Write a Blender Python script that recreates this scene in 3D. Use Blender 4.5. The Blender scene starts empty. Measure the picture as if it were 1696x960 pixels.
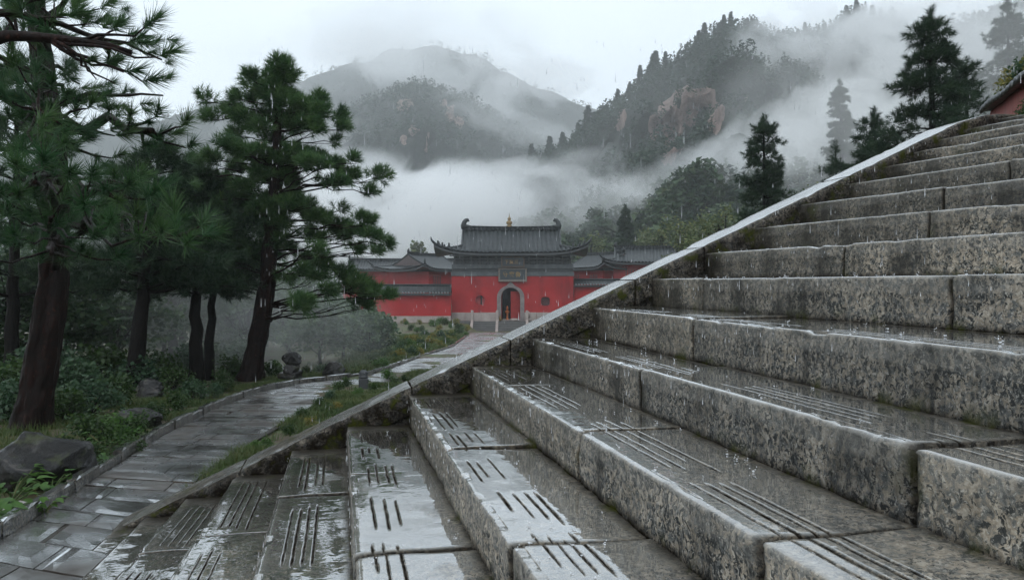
import bpy, math, random
import numpy as np
from mathutils import Vector, Matrix

# ------------------------------------------------------------------ camera, world, sun, exposure
SC = bpy.context.scene
COL = SC.collection
F, CX, CY = 1300.0, 848.0, 480.0
PSI = math.atan(278 / F)
PIT = math.atan(10 / F)
FW = np.array([math.sin(PSI) * math.cos(PIT), math.cos(PSI) * math.cos(PIT), -math.sin(PIT)])
RT = np.array([math.cos(PSI), -math.sin(PSI), 0.0])
UP = np.cross(RT, FW)
cd = bpy.data.cameras.new('camera')
cam = bpy.data.objects.new('camera', cd)
COL.objects.link(cam)
cam.rotation_euler = (math.pi / 2 - PIT, 0, -PSI)
cd.sensor_width = 36
cd.lens = 36 * F / 1696
cd.clip_start = 0.05
cd.clip_end = 6000
SC.camera = cam

SUN_EL, SUN_AZ = math.radians(58), math.radians(-150)     # high, behind the camera on the left
w = bpy.data.worlds.new('World')
SC.world = w
w.use_nodes = True
nt = w.node_tree
nt.nodes.clear()
out = nt.nodes.new('ShaderNodeOutputWorld')
bg = nt.nodes.new('ShaderNodeBackground')
sky = nt.nodes.new('ShaderNodeTexSky')
sky.sky_type = 'NISHITA'
sky.sun_disc = False
sky.sun_elevation = SUN_EL
sky.sun_rotation = SUN_AZ
sky.dust_density = 4
hs = nt.nodes.new('ShaderNodeHueSaturation')
hs.inputs['Saturation'].default_value = 0.25
mx = nt.nodes.new('ShaderNodeMix')
mx.data_type = 'RGBA'
mx.inputs[0].default_value = 0.82
mx.inputs[7].default_value = (6.15, 7.0, 7.75, 1)           # the even cloud cover
nt.links.new(sky.outputs[0], hs.inputs['Color'])
nt.links.new(hs.outputs[0], mx.inputs[6])
nt.links.new(mx.outputs[2], bg.inputs['Color'])
bg.inputs['Strength'].default_value = 0.15
nt.links.new(bg.outputs[0], out.inputs[0])
sd = bpy.data.lights.new('sun', 'SUN')
sun = bpy.data.objects.new('sun', sd)
COL.objects.link(sun)
sd.energy = 0.6
sd.angle = math.radians(40)
sd.color = (1, 0.97, 0.93)
sun.rotation_euler = (math.pi / 2 - SUN_EL, 0, math.pi - SUN_AZ)
sun.location = (0, 0, 60)
SC.view_settings.view_transform = 'Standard'
SC.view_settings.look = 'None'
SC.view_settings.exposure = 0.40
SC.view_settings.gamma = 1
SC.cycles.use_denoising = True
SC.cycles.volume_bounces = 4
SC.cycles.max_bounces = 6
SC.cycles.diffuse_bounces = 3
SC.cycles.glossy_bounces = 3
SC.cycles.transmission_bounces = 4
SC.cycles.volume_max_steps = 128

# ------------------------------------------------------------------ helpers
rng = np.random.default_rng(7)
random.seed(7)


def ray(x, y):
    return FW + RT * (x - CX) / F - UP * (y - CY) / F


def at(x, y, d):
    """world point seen at photograph pixel (x, y), d metres ahead"""
    return ray(x, y) * d


def fwd(X, Y):
    return X * math.sin(PSI) + Y * math.cos(PSI)


SL = 0.0435


def plane_z(d):
    return -1.45 - SL * (np.minimum(d, 76) - 4.5)


def gnd(x, y):
    """point of the sloping ground seen at pixel (x, y)"""
    v = (y - 470) / F
    d = (1.45 - SL * 4.5) / (v - SL)
    p = ray(x, y) * d
    p[2] = plane_z(d)
    return p


def ss(a, b, x):
    t = np.clip((np.asarray(x, float) - a) / (b - a), 0, 1)
    return t * t * (3 - 2 * t)


def _h(ix, iy, iz, s):
    n = (ix * 374761393 + iy * 668265263 + iz * 2147483647 + s * 1274126177) & 0xffffffff
    n = ((n ^ (n >> 13)) * 1274126177) & 0xffffffff
    n = ((n ^ (n >> 16)) * 2246822519) & 0xffffffff
    return ((n ^ (n >> 15)) & 0xffffff) / float(0xffffff)


def vn(P, scale=1.0, seed=0):
    """value noise -1..1 on an (n,3) array"""
    P = np.asarray(P, float) * scale + 1000.0
    i = np.floor(P).astype(np.int64)
    f = P - i
    f = f * f * (3 - 2 * f)
    r = 0
    for a in (0, 1):
        for b in (0, 1):
            for c in (0, 1):
                wgt = (f[:, 0] if a else 1 - f[:, 0]) * (f[:, 1] if b else 1 - f[:, 1]) * (f[:, 2] if c else 1 - f[:, 2])
                r = r + wgt * _h(i[:, 0] + a, i[:, 1] + b, i[:, 2] + c, seed)
    return r * 2 - 1


def fbm(P, scale=1.0, oct=4, seed=0):
    r, a = 0, 1.0
    for k in range(oct):
        r = r + a * vn(P, scale * 2 ** k, seed + k)
        a *= 0.5
    return r


def build(name, V, faces, mat=None, parent=None, smooth=True, attrs=None):
    """faces: list of int arrays (m,3) or (m,4) -> ONE mesh object"""
    me = bpy.data.meshes.new(name)
    V = np.asarray(V, np.float32).reshape(-1, 3)
    faces = [np.asarray(f, np.int32) for f in (faces if isinstance(faces, list) else [faces]) if len(f)]
    me.vertices.add(len(V))
    me.vertices.foreach_set('co', V.ravel())
    loops = np.concatenate([f.ravel() for f in faces])
    tot = np.concatenate([np.full(len(f), f.shape[1], np.int32) for f in faces])
    st = np.concatenate([[0], np.cumsum(tot)[:-1]]).astype(np.int32)
    me.loops.add(len(loops))
    me.loops.foreach_set('vertex_index', loops)
    me.polygons.add(len(tot))
    me.polygons.foreach_set('loop_start', st)
    me.polygons.foreach_set('loop_total', tot)
    me.polygons.foreach_set('use_smooth', np.full(len(tot), bool(smooth)))
    for k, a in (attrs or {}).items():
        at_ = me.attributes.new(k, 'FLOAT', 'POINT')
        at_.data.foreach_set('value', np.asarray(a, np.float32))
    me.update(calc_edges=True)
    me.validate()
    if mat:
        me.materials.append(mat)
    o = bpy.data.objects.new(name, me)
    COL.objects.link(o)
    if parent:
        o.parent = parent
    return o


class MB:
    """collects shapes for one mesh"""

    def __init__(s):
        s.V, s.Q, s.T, s.n = [], [], [], 0

    def add(s, V, Q=(), T=()):
        V = np.asarray(V, float).reshape(-1, 3)
        s.V.append(V)
        if len(Q):
            s.Q.append(np.asarray(Q) + s.n)
        if len(T):
            s.T.append(np.asarray(T) + s.n)
        s.n += len(V)
        return s

    def box(s, x0, x1, y0, y1, z0, z1, bev=0.0, M=None):
        b = min(bev, (x1 - x0) / 2.1, (y1 - y0) / 2.1, (z1 - z0) / 2.1)
        if b <= 0:
            V = [(x, y, z) for x in (x0, x1) for y in (y0, y1) for z in (z0, z1)]
            Q = [(0, 1, 3, 2), (4, 6, 7, 5), (0, 4, 5, 1), (2, 3, 7, 6), (0, 2, 6, 4), (1, 5, 7, 3)]
            T = []
        else:
            V, idx = [], {}
            for sx in (0, 1):
                for sy in (0, 1):
                    for sz in (0, 1):
                        X, Y, Z = (x0, x1)[sx], (y0, y1)[sy], (z0, z1)[sz]
                        dx, dy, dz = (b, -b)[sx], (b, -b)[sy], (b, -b)[sz]
                        for k, p in enumerate(((X, Y + dy, Z + dz), (X + dx, Y, Z + dz), (X + dx, Y + dy, Z))):
                            idx[(sx, sy, sz, k)] = len(V)
                            V.append(p)
            g = lambda a, bb, c, k: idx[(a, bb, c, k)]
            Q, T = [], []
            for a in (0, 1):
                Q.append([g(a, 0, 0, 0), g(a, 1, 0, 0), g(a, 1, 1, 0), g(a, 0, 1, 0)])
                Q.append([g(0, a, 0, 1), g(1, a, 0, 1), g(1, a, 1, 1), g(0, a, 1, 1)])
                Q.append([g(0, 0, a, 2), g(1, 0, a, 2), g(1, 1, a, 2), g(0, 1, a, 2)])
                for c in (0, 1):
                    Q.append([g(a, c, 0, 0), g(a, c, 1, 0), g(a, c, 1, 1), g(a, c, 0, 1)])
                    Q.append([g(a, 0, c, 0), g(a, 1, c, 0), g(a, 1, c, 2), g(a, 0, c, 2)])
                    Q.append([g(0, a, c, 1), g(1, a, c, 1), g(1, a, c, 2), g(0, a, c, 2)])
                    for e in (0, 1):
                        T.append([g(a, c, e, 0), g(a, c, e, 1), g(a, c, e, 2)])
        V = np.array(V, float)
        if M is not None:
            V = V @ np.array(M)[:3, :3].T + np.array(M)[:3, 3]
        return s.add(V, Q, T)

    def tube(s, P, R, n=8, cap=True, squash=None):
        P = np.asarray(P, float)
        R = np.broadcast_to(np.asarray(R, float), (len(P),))
        V = []
        a = np.linspace(0, 2 * math.pi, n, endpoint=False)
        T = np.gradient(P, axis=0)
        T /= np.linalg.norm(T, axis=1)[:, None] + 1e-9
        u = np.cross(T[0], (0, 0, 1.0))
        if np.linalg.norm(u) < 1e-3:
            u = np.array((1.0, 0, 0))
        for i in range(len(P)):
            u = u - T[i] * u.dot(T[i])
            u /= np.linalg.norm(u) + 1e-9
            v = np.cross(T[i], u)
            V.append(P[i] + R[i] * (np.cos(a)[:, None] * u + np.sin(a)[:, None] * v))
        V = np.concatenate(V)
        Q = [(i * n + j, i * n + (j + 1) % n, (i + 1) * n + (j + 1) % n, (i + 1) * n + j) for i in range(len(P) - 1) for j in range(n)]
        Tt = []
        if cap:
            V = np.concatenate([V, P[:1], P[-1:]])
            m = len(P) * n
            Tt = [(m, (j + 1) % n, j) for j in range(n)] + [(m + 1, m - n + j, m - n + (j + 1) % n) for j in range(n)]
        return s.add(V, Q, Tt)

    def lathe(s, prof, c=(0, 0, 0), n=16):
        P = np.array([(0, 0, z) for r, z in prof], float) + np.array(c)
        a = np.linspace(0, 2 * math.pi, n, endpoint=False)
        V = np.concatenate([np.stack([c[0] + r * np.cos(a), c[1] + r * np.sin(a), np.full(n, c[2] + z)], 1) for r, z in prof])
        Q = [(i * n + j, i * n + (j + 1) % n, (i + 1) * n + (j + 1) % n, (i + 1) * n + j) for i in range(len(prof) - 1) for j in range(n)]
        return s.add(V, Q)

    def prism(s, poly, y0, y1, M=None):
        """polygon in (x, z), extruded along y; fan caps about the centroid"""
        poly = np.asarray(poly, float)
        n = len(poly)
        c = poly.mean(0)
        V = [(p[0], y, p[1]) for y in (y0, y1) for p in poly] + [(c[0], y0, c[1]), (c[0], y1, c[1])]
        Q = [(j, (j + 1) % n, n + (j + 1) % n, n + j) for j in range(n)]
        T = [(2 * n, (j + 1) % n, j) for j in range(n)] + [(2 * n + 1, n + j, n + (j + 1) % n) for j in range(n)]
        V = np.array(V)
        if M is not None:
            V = V @ np.array(M)[:3, :3].T + np.array(M)[:3, 3]
        return s.add(V, Q, T)

    def arr(s):
        V = np.concatenate(s.V) if s.V else np.zeros((0, 3))
        return V, [np.concatenate(x) for x in (s.Q, s.T) if x]

    def build(s, name, mat, parent=None, smooth=False, attrs=None):
        V, f = s.arr()
        return build(name, V, f, mat, parent, smooth, attrs)


def grid_faces(nu, nv):
    i, j = np.meshgrid(np.arange(nu - 1), np.arange(nv - 1), indexing='ij')
    a = (i * nv + j).ravel()
    return np.stack([a, a + 1, a + nv + 1, a + nv], 1)


def tag(o, label=None, cat=None, group=None, kind=None):
    if label:
        o['label'] = label
    if cat:
        o['category'] = cat
    if group:
        o['group'] = group
    if kind:
        o['kind'] = kind
    return o


def empty(name, loc=(0, 0, 0), rz=0.0, label=None, cat=None, group=None):
    o = bpy.data.objects.new(name, None)
    COL.objects.link(o)
    o.location = loc
    o.rotation_euler = (0, 0, rz)
    o.empty_display_size = 0.3
    return tag(o, label, cat, group)


def copy_tree(o, parent=None):
    c = o.copy()
    COL.objects.link(c)
    c.parent = parent
    for ch in list(o.children):
        copy_tree(ch, c)
    return c


# ------------------------------------------------------------------ materials
class NT:
    def __init__(s, name, disp=False):
        s.m = bpy.data.materials.new(name)
        s.m.use_nodes = True
        s.t = s.m.node_tree
        s.b = s.t.nodes['Principled BSDF']
        s.o = s.t.nodes['Material Output']

    def n(s, typ, **kw):
        nd = s.t.nodes.new(typ)
        for k, v in kw.items():
            if isinstance(v, bpy.types.NodeSocket):
                s.t.links.new(v, nd.inputs[k])
            elif k in nd.inputs:
                nd.inputs[k].default_value = v
            else:
                setattr(nd, k, v)
        return nd

    def set(s, **kw):
        for k, v in kw.items():
            k = k.replace('_', ' ')
            if isinstance(v, bpy.types.NodeSocket):
                s.t.links.new(v, s.b.inputs[k])
            else:
                s.b.inputs[k].default_value = v
        return s

    def pos(s):
        return s.n('ShaderNodeNewGeometry').outputs['Position']

    def obj(s):
        return s.n('ShaderNodeTexCoord').outputs['Object']

    def scale(s, vec, sc):
        m = s.n('ShaderNodeMapping')
        s.t.links.new(vec, m.inputs['Vector'])
        m.inputs['Scale'].default_value = sc
        return m.outputs[0]

    def noise(s, vec, scale, detail=3, rough=0.55, dist=0.0):
        nd = s.n('ShaderNodeTexNoise')
        s.t.links.new(vec, nd.inputs['Vector'])
        nd.inputs['Scale'].default_value = scale
        nd.inputs['Detail'].default_value = detail
        nd.inputs['Roughness'].default_value = rough
        nd.inputs['Distortion'].default_value = dist
        return nd.outputs[0]

    def voro(s, vec, scale, feat='F1', outp='Color'):
        nd = s.n('ShaderNodeTexVoronoi')
        nd.feature = feat
        s.t.links.new(vec, nd.inputs['Vector'])
        nd.inputs['Scale'].default_value = scale
        return nd.outputs[outp]

    def ramp(s, fac, stops, interp='LINEAR'):
        nd = s.n('ShaderNodeValToRGB')
        s.t.links.new(fac, nd.inputs[0])
        cr = nd.color_ramp
        cr.interpolation = interp
        while len(cr.elements) < len(stops):
            cr.elements.new(0.5)
        for e, (p, c) in zip(cr.elements, stops):
            e.position = p
            e.color = (*c, 1) if not isinstance(c, (int, float)) else (c, c, c, 1)
        return nd.outputs[0]

    def mix(s, fac, a, b, mode='MIX'):
        nd = s.n('ShaderNodeMix')
        nd.data_type = 'RGBA'
        nd.blend_type = mode
        for i, v in ((0, fac), (6, a), (7, b)):
            if isinstance(v, bpy.types.NodeSocket):
                s.t.links.new(v, nd.inputs[i])
            else:
                nd.inputs[i].default_value = v if i == 0 else (*v, 1)
        return nd.outputs[2]

    def math(s, op, a, b=0.0, clamp=False):
        nd = s.n('ShaderNodeMath')
        nd.operation = op
        nd.use_clamp = clamp
        for i, v in ((0, a), (1, b)):
            if isinstance(v, bpy.types.NodeSocket):
                s.t.links.new(v, nd.inputs[i])
            else:
                nd.inputs[i].default_value = v
        return nd.outputs[0]

    def attr(s, name):
        nd = s.n('ShaderNodeAttribute')
        nd.attribute_name = name
        return nd.outputs['Fac']

    def bump(s, h, strength=0.4, dist=0.02, normal=None):
        nd = s.n('ShaderNodeBump')
        s.t.links.new(h, nd.inputs['Height'])
        nd.inputs['Strength'].default_value = strength
        nd.inputs['Distance'].default_value = dist
        if normal is not None:
            s.t.links.new(normal, nd.inputs['Normal'])
        return nd.outputs[0]

    def sep(s, vec, k):
        nd = s.n('ShaderNodeSeparateXYZ')
        s.t.links.new(vec, nd.inputs[0])
        return nd.outputs[k]


def wet_film(a, normal, rough, gain, mask, cap=.8):
    """sheet of rain water lying on the surface: mirrors the surroundings, the more the flatter it is seen"""
    g = a.n('ShaderNodeBsdfGlossy')
    g.inputs['Color'].default_value = (.97, .985, 1, 1)
    for k, v in (('Roughness', rough), ('Normal', normal)):
        if isinstance(v, bpy.types.NodeSocket):
            a.t.links.new(v, g.inputs[k])
        else:
            g.inputs[k].default_value = v
    fr = a.n('ShaderNodeFresnel')
    fr.inputs['IOR'].default_value = 1.36
    a.t.links.new(normal, fr.inputs['Normal'])
    fac = a.math('MINIMUM', a.math('MULTIPLY', a.math('MULTIPLY', fr.outputs[0], gain), mask, True), cap)
    ms = a.n('ShaderNodeMixShader')
    a.t.links.new(fac, ms.inputs[0])
    a.t.links.new(a.b.outputs[0], ms.inputs[1])
    a.t.links.new(g.outputs[0], ms.inputs[2])
    a.t.links.new(ms.outputs[0], a.o.inputs['Surface'])


def granite(name, tread=False, dark=1.0, rfilm=.055, rpud=.012, gfilm=1.9, gpud=2.9, cap=.85):
    """wet coarse speckled granite with stains and moss; a film of rain water as the coat"""
    a = NT(name)
    p = a.pos()
    pw = a.n('ShaderNodeVectorMath', operation='ADD')
    a.t.links.new(p, pw.inputs[0])
    nz = a.n('ShaderNodeTexNoise')
    a.t.links.new(p, nz.inputs['Vector'])
    nz.inputs['Scale'].default_value = 40
    sc_ = a.n('ShaderNodeVectorMath', operation='SCALE')
    a.t.links.new(nz.outputs['Color'], sc_.inputs[0])
    sc_.inputs['Scale'].default_value = 0.03
    a.t.links.new(sc_.outputs[0], pw.inputs[1])
    q = pw.outputs[0]
    fine = a.noise(p, 170, 3, 0.7)
    tone = a.noise(q, 40, 4, 0.65)
    base = a.ramp(tone, [(0.32, (.055, .066, .072)), (0.44, (.140, .140, .132)), (0.54, (.285, .240, .185)), (0.68, (.47, .435, .375))])
    blk = a.noise(q, 62, 4, 0.62, 0.4)
    blk = a.math('ADD', blk, a.math('MULTIPLY', a.math('SUBTRACT', a.noise(p, 5.5, 4, 0.6), .5), .30))
    base = a.mix(a.ramp(blk, [(0.445, 1.0), (0.485, 0.0)]), base, a.mix(fine, (.006, .008, .009), (.022, .027, .030)))
    base = a.mix(a.ramp(a.noise(q, 110, 3, 0.6), [(0.56, 0.0), (0.66, 0.8)]), base, (.48, .46, .42))
    base = a.mix(0.12, base, a.ramp(fine, [(0.35, (.012, .015, .015)), (0.65, (.17, .16, .14))]), 'MIX')
    big = a.noise(p, 2.2, 5, 0.6)
    base = a.mix(a.ramp(big, [(0.44, 0.0), (0.74, 0.5)]), base, (.078, .077, .072), 'MIX')
    # run-down stains on upright faces
    st = a.noise(a.scale(p, (5, 5, 1.5)), 1.0, 4, 0.65)
    up = a.math('ABSOLUTE', a.sep(a.n('ShaderNodeNewGeometry').outputs['Normal'], 2))
    side = a.math('SUBTRACT', 1.0, up, True)
    stf = a.math('MULTIPLY', a.ramp(st, [(0.50, 0.0), (0.66, 0.85)]), side)
    base = a.mix(stf, base, (.008, .008, .007))
    base = a.mix(1.0, base, a.ramp(a.attr('block'), [(0.0, (1, 1, 1)), (0.02, (.62, .63, .64)), (1.0, (1.30, 1.25, 1.17))]), 'MULTIPLY')
    # fine brown silt lies over the treads; the nosing is worn pale
    upn = a.math('ABSOLUTE', a.sep(a.n('ShaderNodeNewGeometry').outputs['Normal'], 2))
    silt = a.math('MULTIPLY', a.ramp(upn, [(.7, 0.0), (.95, 1.0)]), a.ramp(a.noise(p, 3.5, 4, .6), [(.35, .75), (.68, .1)]))
    base = a.mix(silt, base, a.mix(a.noise(p, 24, 3, .6), (.095, .090, .078), (.20, .19, .165)))
    base = a.mix(a.math('MULTIPLY', a.attr('worn'), a.ramp(a.noise(p, 18, 4, .65), [(.35, .2), (.6, .8)])), base, (.30, .29, .265))
    base = a.mix(a.math('MULTIPLY', a.attr('grime'), a.ramp(a.noise(a.scale(p, (5, 5, 2)), 1.0, 4, .6), [(.3, .35), (.6, .85)])), base, (.028, .026, .020))
    dirt_dull = a.attr('dirt_dull')
    dm = a.noise(p, 14, 4, 0.6)
    df = a.math('MULTIPLY', dirt_dull, a.ramp(dm, [(0.25, 0.5), (0.55, 1.0)]))
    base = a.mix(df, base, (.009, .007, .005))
    moss = a.attr('moss')
    mf = a.math('MULTIPLY', moss, a.ramp(a.noise(p, 7, 5, 0.65), [(0.54, 0.0), (0.64, 1.0)]))
    base = a.mix(mf, base, a.mix(a.noise(p, 60, 2), (.014, .018, .004), (.055, .060, .009)))
    if dark != 1.0:
        base = a.mix(1.0, base, (dark, dark, dark), 'MULTIPLY')
    pud = a.noise(a.scale(p, (1.6, 1.0, 1.0)), 2.6, 3, 0.5)
    puddle = a.ramp(pud, [(0.36, 0.0), (0.42, 1.0)])
    dry = a.math('MULTIPLY', df, 1.0)
    rough = a.bump(a.math('ADD', fine, a.math('MULTIPLY', a.noise(p, 45, 4, 0.7), 1.5)), 0.55, 0.006)
    a.set(Base_Color=base, Roughness=0.55, Normal=rough)
    a.t.links.new(a.math('MULTIPLY', a.math('SUBTRACT', 1.0, dirt_dull, True), .2), a.b.inputs['Specular IOR Level'])
    rip = a.noise(a.scale(p, (1.0, 1.0, 1.0)), 16, 2, 0.5)
    if tread:
        rp = a.bump(rip, 0.05, 0.015)
        smooth_n = rp
        film = a.bump(a.math('ADD', fine, a.noise(p, 60, 3, 0.6)), 0.035, 0.003)
        mixn = a.n('ShaderNodeMix')
        mixn.data_type = 'VECTOR'
        a.t.links.new(puddle, mixn.inputs[0])
        a.t.links.new(film, mixn.inputs[4])
        a.t.links.new(smooth_n, mixn.inputs[5])
        cr = a.ramp(pud, [(0.34, rfilm), (0.42, rpud)])
        flat = a.ramp(up, [(0.55, 0.06), (0.9, 1.0)])
        mask = a.math('MULTIPLY', flat, a.math('SUBTRACT', 1.0, a.math('MULTIPLY', dirt_dull, 1.6), True))
        gain = a.math('ADD', gfilm, a.math('MULTIPLY', puddle, gpud - gfilm))
        gain = a.math('MULTIPLY', gain, a.math('SUBTRACT', 1.0, a.attr('dry')))
        wet_film(a, mixn.outputs[1], cr, gain, mask, cap)
    return a.m


def simple(name, c0, c1, scale=4, rough=0.6, bump=0.0, bscale=20, stain=None, coat=0.0, spec=0.5, detail=5):
    a = NT(name)
    p = a.pos()
    f = a.noise(p, scale, detail, 0.6)
    base = a.mix(a.ramp(f, [(0.3, 0.0), (0.7, 1.0)]), c0, c1)
    if stain:
        st = a.noise(a.scale(p, (1.0, 1.0, 0.25)), stain[1], 5, 0.65)
        base = a.mix(a.ramp(st, [(0.5, 0.0), (0.72, stain[2])]), base, stain[0])
    a.set(Base_Color=base, Roughness=rough)
    a.b.inputs['Specular IOR Level'].default_value = spec
    if bump:
        a.set(Normal=a.bump(a.noise(p, bscale, 4, 0.6), bump, 0.02))
    if coat:
        a.b.inputs['Coat Weight'].default_value = coat
        a.b.inputs['Coat Roughness'].default_value = 0.08
    return a.m


def leafmat(name, c0, c1, c2, scale=1.5, rough=0.45, trans=0.35):
    a = NT(name)
    p = a.pos()
    f = a.noise(p, scale, 3, 0.6)
    g = a.noise(p, scale * 9, 2, 0.5)
    base = a.mix(a.ramp(f, [(0.35, 0.0), (0.65, 1.0)]), c0, c1)
    base = a.mix(a.ramp(g, [(0.55, 0.0), (0.75, 0.8)]), base, c2)
    base = a.mix(a.math('MULTIPLY', a.attr('tone'), .75), base, a.mix(.5, c2, tuple(min(1, q * 1.7) for q in c2)))
    a.set(Base_Color=base, Roughness=rough)
    a.b.inputs['Specular IOR Level'].default_value = 0.3
    tr = a.n('ShaderNodeBsdfTranslucent')
    a.t.links.new(base, tr.inputs['Color'])
    ms = a.n('ShaderNodeMixShader')
    ms.inputs[0].default_value = trans
    a.t.links.new(a.b.outputs[0], ms.inputs[1])
    a.t.links.new(tr.outputs[0], ms.inputs[2])
    a.t.links.new(ms.outputs[0], a.o.inputs['Surface'])
    return a.m


def barkmat(name, c0, c1, c2):
    a = NT(name)
    p = a.pos()
    pl = a.voro(a.scale(p, (14, 14, 4)), 1.0, 'DISTANCE_TO_EDGE', 'Distance')
    f = a.noise(p, 6, 5, 0.65)
    base = a.mix(a.ramp(f, [(0.35, 0.0), (0.65, 1.0)]), c0, c1)
    base = a.mix(a.ramp(a.noise(p, 22, 3), [(0.6, 0.0), (0.75, 0.8)]), base, c2)
    base = a.mix(a.ramp(pl, [(0.0, 1.0), (0.12, 0.0)]), base, (.008, .006, .005))
    a.set(Base_Color=base, Roughness=0.5, Normal=a.bump(a.math('ADD', pl, a.math('MULTIPLY', f, 0.4)), 0.8, 0.03))
    a.b.inputs['Specular IOR Level'].default_value = 0.08
    return a.m


M = {}
M['tread'] = granite('wet_granite_step', True)
M['coping'] = granite('wet_granite_coping', True, 0.95, .30, .20, 1.3, 1.8, .52)
M['rock'] = None
M['bark'] = barkmat('pine_bark', (.004, .0028, .0024), (.014, .006, .0045), (.060, .026, .018))
M['bark_dark'] = barkmat('dark_bark', (.003, .003, .0028), (.008, .006, .005), (.018, .013, .010))
M['needle_near'] = leafmat('pine_needles_near', (.013, .046, .019), (.028, .085, .028), (.07, .115, .038), 2.5)
M['needle'] = leafmat('pine_needles', (0.0243, 0.0675, 0.0270), (0.0486, 0.1080, 0.0365), (0.0945, 0.1553, 0.0486), 1.2)
M['needle_dark'] = leafmat('dark_needles', (0.0108, 0.0297, 0.0162), (0.0203, 0.0459, 0.0230), (0.0405, 0.0675, 0.0297), 0.8)
M['leaf'] = leafmat('shrub_leaves', (0.0189, 0.0459, 0.0121), (0.0378, 0.0756, 0.0175), (0.0810, 0.1148, 0.0270), 2.2)
M['leaf_dull'] = leafmat('woodland_leaves', (0.0257, 0.0621, 0.0324), (0.0459, 0.0891, 0.0405), (0.0810, 0.1215, 0.0486), 0.6)
M['leaf_bright'] = leafmat('bright_leaves', (0.0371, 0.0965, 0.0186), (0.0668, 0.1411, 0.0260), (0.0965, 0.1633, 0.0371), 3.0)
M['leaf_yellow'] = leafmat('yellowing_leaves', (0.0810, 0.1148, 0.0270), (0.2160, 0.1755, 0.0405), (0.3780, 0.2430, 0.0540), 3.0)
M['grass'] = leafmat('grass_blades', (0.0351, 0.0702, 0.0149), (0.0702, 0.0972, 0.0243), (0.1620, 0.1215, 0.0473), 1.4)
M['red'] = simple('red_plaster', (.27, .010, .012), (.36, .017, .018), 0.6, 0.5, 0.25, 12, ((.13, .010, .012), 0.8, 0.65), 0.1, 0.3)
M['plinth'] = simple('pale_plinth_stone', (.24, .20, .185), (.36, .31, .285), 1.2, 0.6, 0.4, 8, ((.16, .13, .12), 0.5, 0.8))
M['tile'] = simple('grey_roof_tile', (.008, .011, .012), (.022, .027, .029), 2.0, 0.32, 0.3, 20, None, 0.0, 0.35)
M['tile_edge'] = simple('tile_edge', (.14, .15, .155), (.22, .23, .235), 3.0, 0.4, 0.3, 20)
M['greybrick'] = simple('grey_brickwork', (.055, .062, .068), (.12, .13, .137), 1.6, 0.6, 0.3, 14, ((.05, .055, .06), 0.5, 0.8))
M['timber'] = simple('dark_timber', (.022, .026, .030), (.045, .048, .050), 3, 0.5, 0.3, 18)
M['gold'] = simple('gilt', (.13, .085, .03), (.24, .15, .05), 9, 0.35)
M['board'] = simple('plaque_board', (.020, .030, .036), (.035, .045, .052), 5, 0.4)
M['framewood'] = simple('plaque_frame', (.12, .095, .08), (.20, .165, .14), 6, 0.5)
M['archstone'] = simple('arch_stone', (.13, .11, .11), (.21, .18, .175), 3, 0.6, 0.4, 12)
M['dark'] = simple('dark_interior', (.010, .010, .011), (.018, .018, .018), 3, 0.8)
M['door'] = simple('red_door_paint', (.22, .012, .012), (.30, .02, .018), 3, 0.45)
M['orange'] = simple('orange_lacquer', (.40, .09, .02), (.50, .15, .03), 6, 0.4)

# ------------------------------------------------------------------ staircase data (far nosing corner, bearing of the nosing)
D = 5.0
STEPS = [(-1.54, -1.47, .0), (-1.317, -1.437, .06), (-1.165, -1.383, .06), (-.936, -1.284, .04), (-.654, -1.165, .009), (-.318, -1.029, -.003),
         (.021, -.890, -.007), (.396, -.708, -.016), (.795, -.533, -.014), (1.207, -.356, -.004), (1.616, -.161, .02),
         (2.039, .033, -.03), (2.436, .212, -.12), (2.79, .387, -.19), (3.149, .554, -.205), (3.508, .713, -.21),
         (3.808, .847, -.22), (4.063, .961, -.22), (4.266, 1.061, -.21), (4.515, 1.150, -.20), (4.80, 1.235, -.19)]
JOINTS = {6: [(2.62, 1), (3.75, .4)], 7: [(2.08, 1), (3.35, .5)], 8: [(1.49, 1), (2.72, .8), (4.0, .4)], 9: [(1.50, 1.2), (3.1, .5)], 10: [(1.49, 1.3), (3.4, .4)]}
SNOSE = lambda X: np.interp(X, [s[0] for s in STEPS], [s[1] for s in STEPS])
COPX = [(-1.36, -1.468), (4.50, 1.212), (4.72, 1.275), (5.15, 1.285)]
COPZ = lambda X: np.interp(X, [c[0] for c in COPX], [c[1] for c in COPX])


def terrain_z(X, Y):
    X = np.asarray(X, float)
    Y = np.asarray(Y, float)
    d = fwd(X, Y)
    lat = X * math.cos(PSI) - Y * math.sin(PSI)
    z = -1.45 - SL * (np.clip(d, -20, 76) - 4.5)
    # woodland floor swells a little away from the path
    P = np.stack([X.ravel(), Y.ravel(), np.zeros(X.size)], 1)
    z = z + 0.10 * fbm(P, 0.35, 3, 3).reshape(X.shape) * ss(6, 12, d) * 0.6 - 0.04
    # hillside on the right of the stairs
    h = np.clip(X - 0.50 * Y - 1.2, 0, None) * ss(5.6, 9, Y)
    z = z + 0.42 * h * (1 - ss(60, 110, d) * 0.5)
    # raised terrace in front of the temple wall, left of the paved forecourt
    t = ss(58, 72, d) * (1 - ss(-4.6, -3.6, lat)) * ss(-60, -40, lat)
    z = z + t * 0.72
    # solid ground under the flight
    under = (1 - ss(5.25, 5.6, Y)) * ss(-1.2, -.6, X)
    z = z * (1 - under) + (SNOSE(X) - 0.55) * under
    return z


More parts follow.
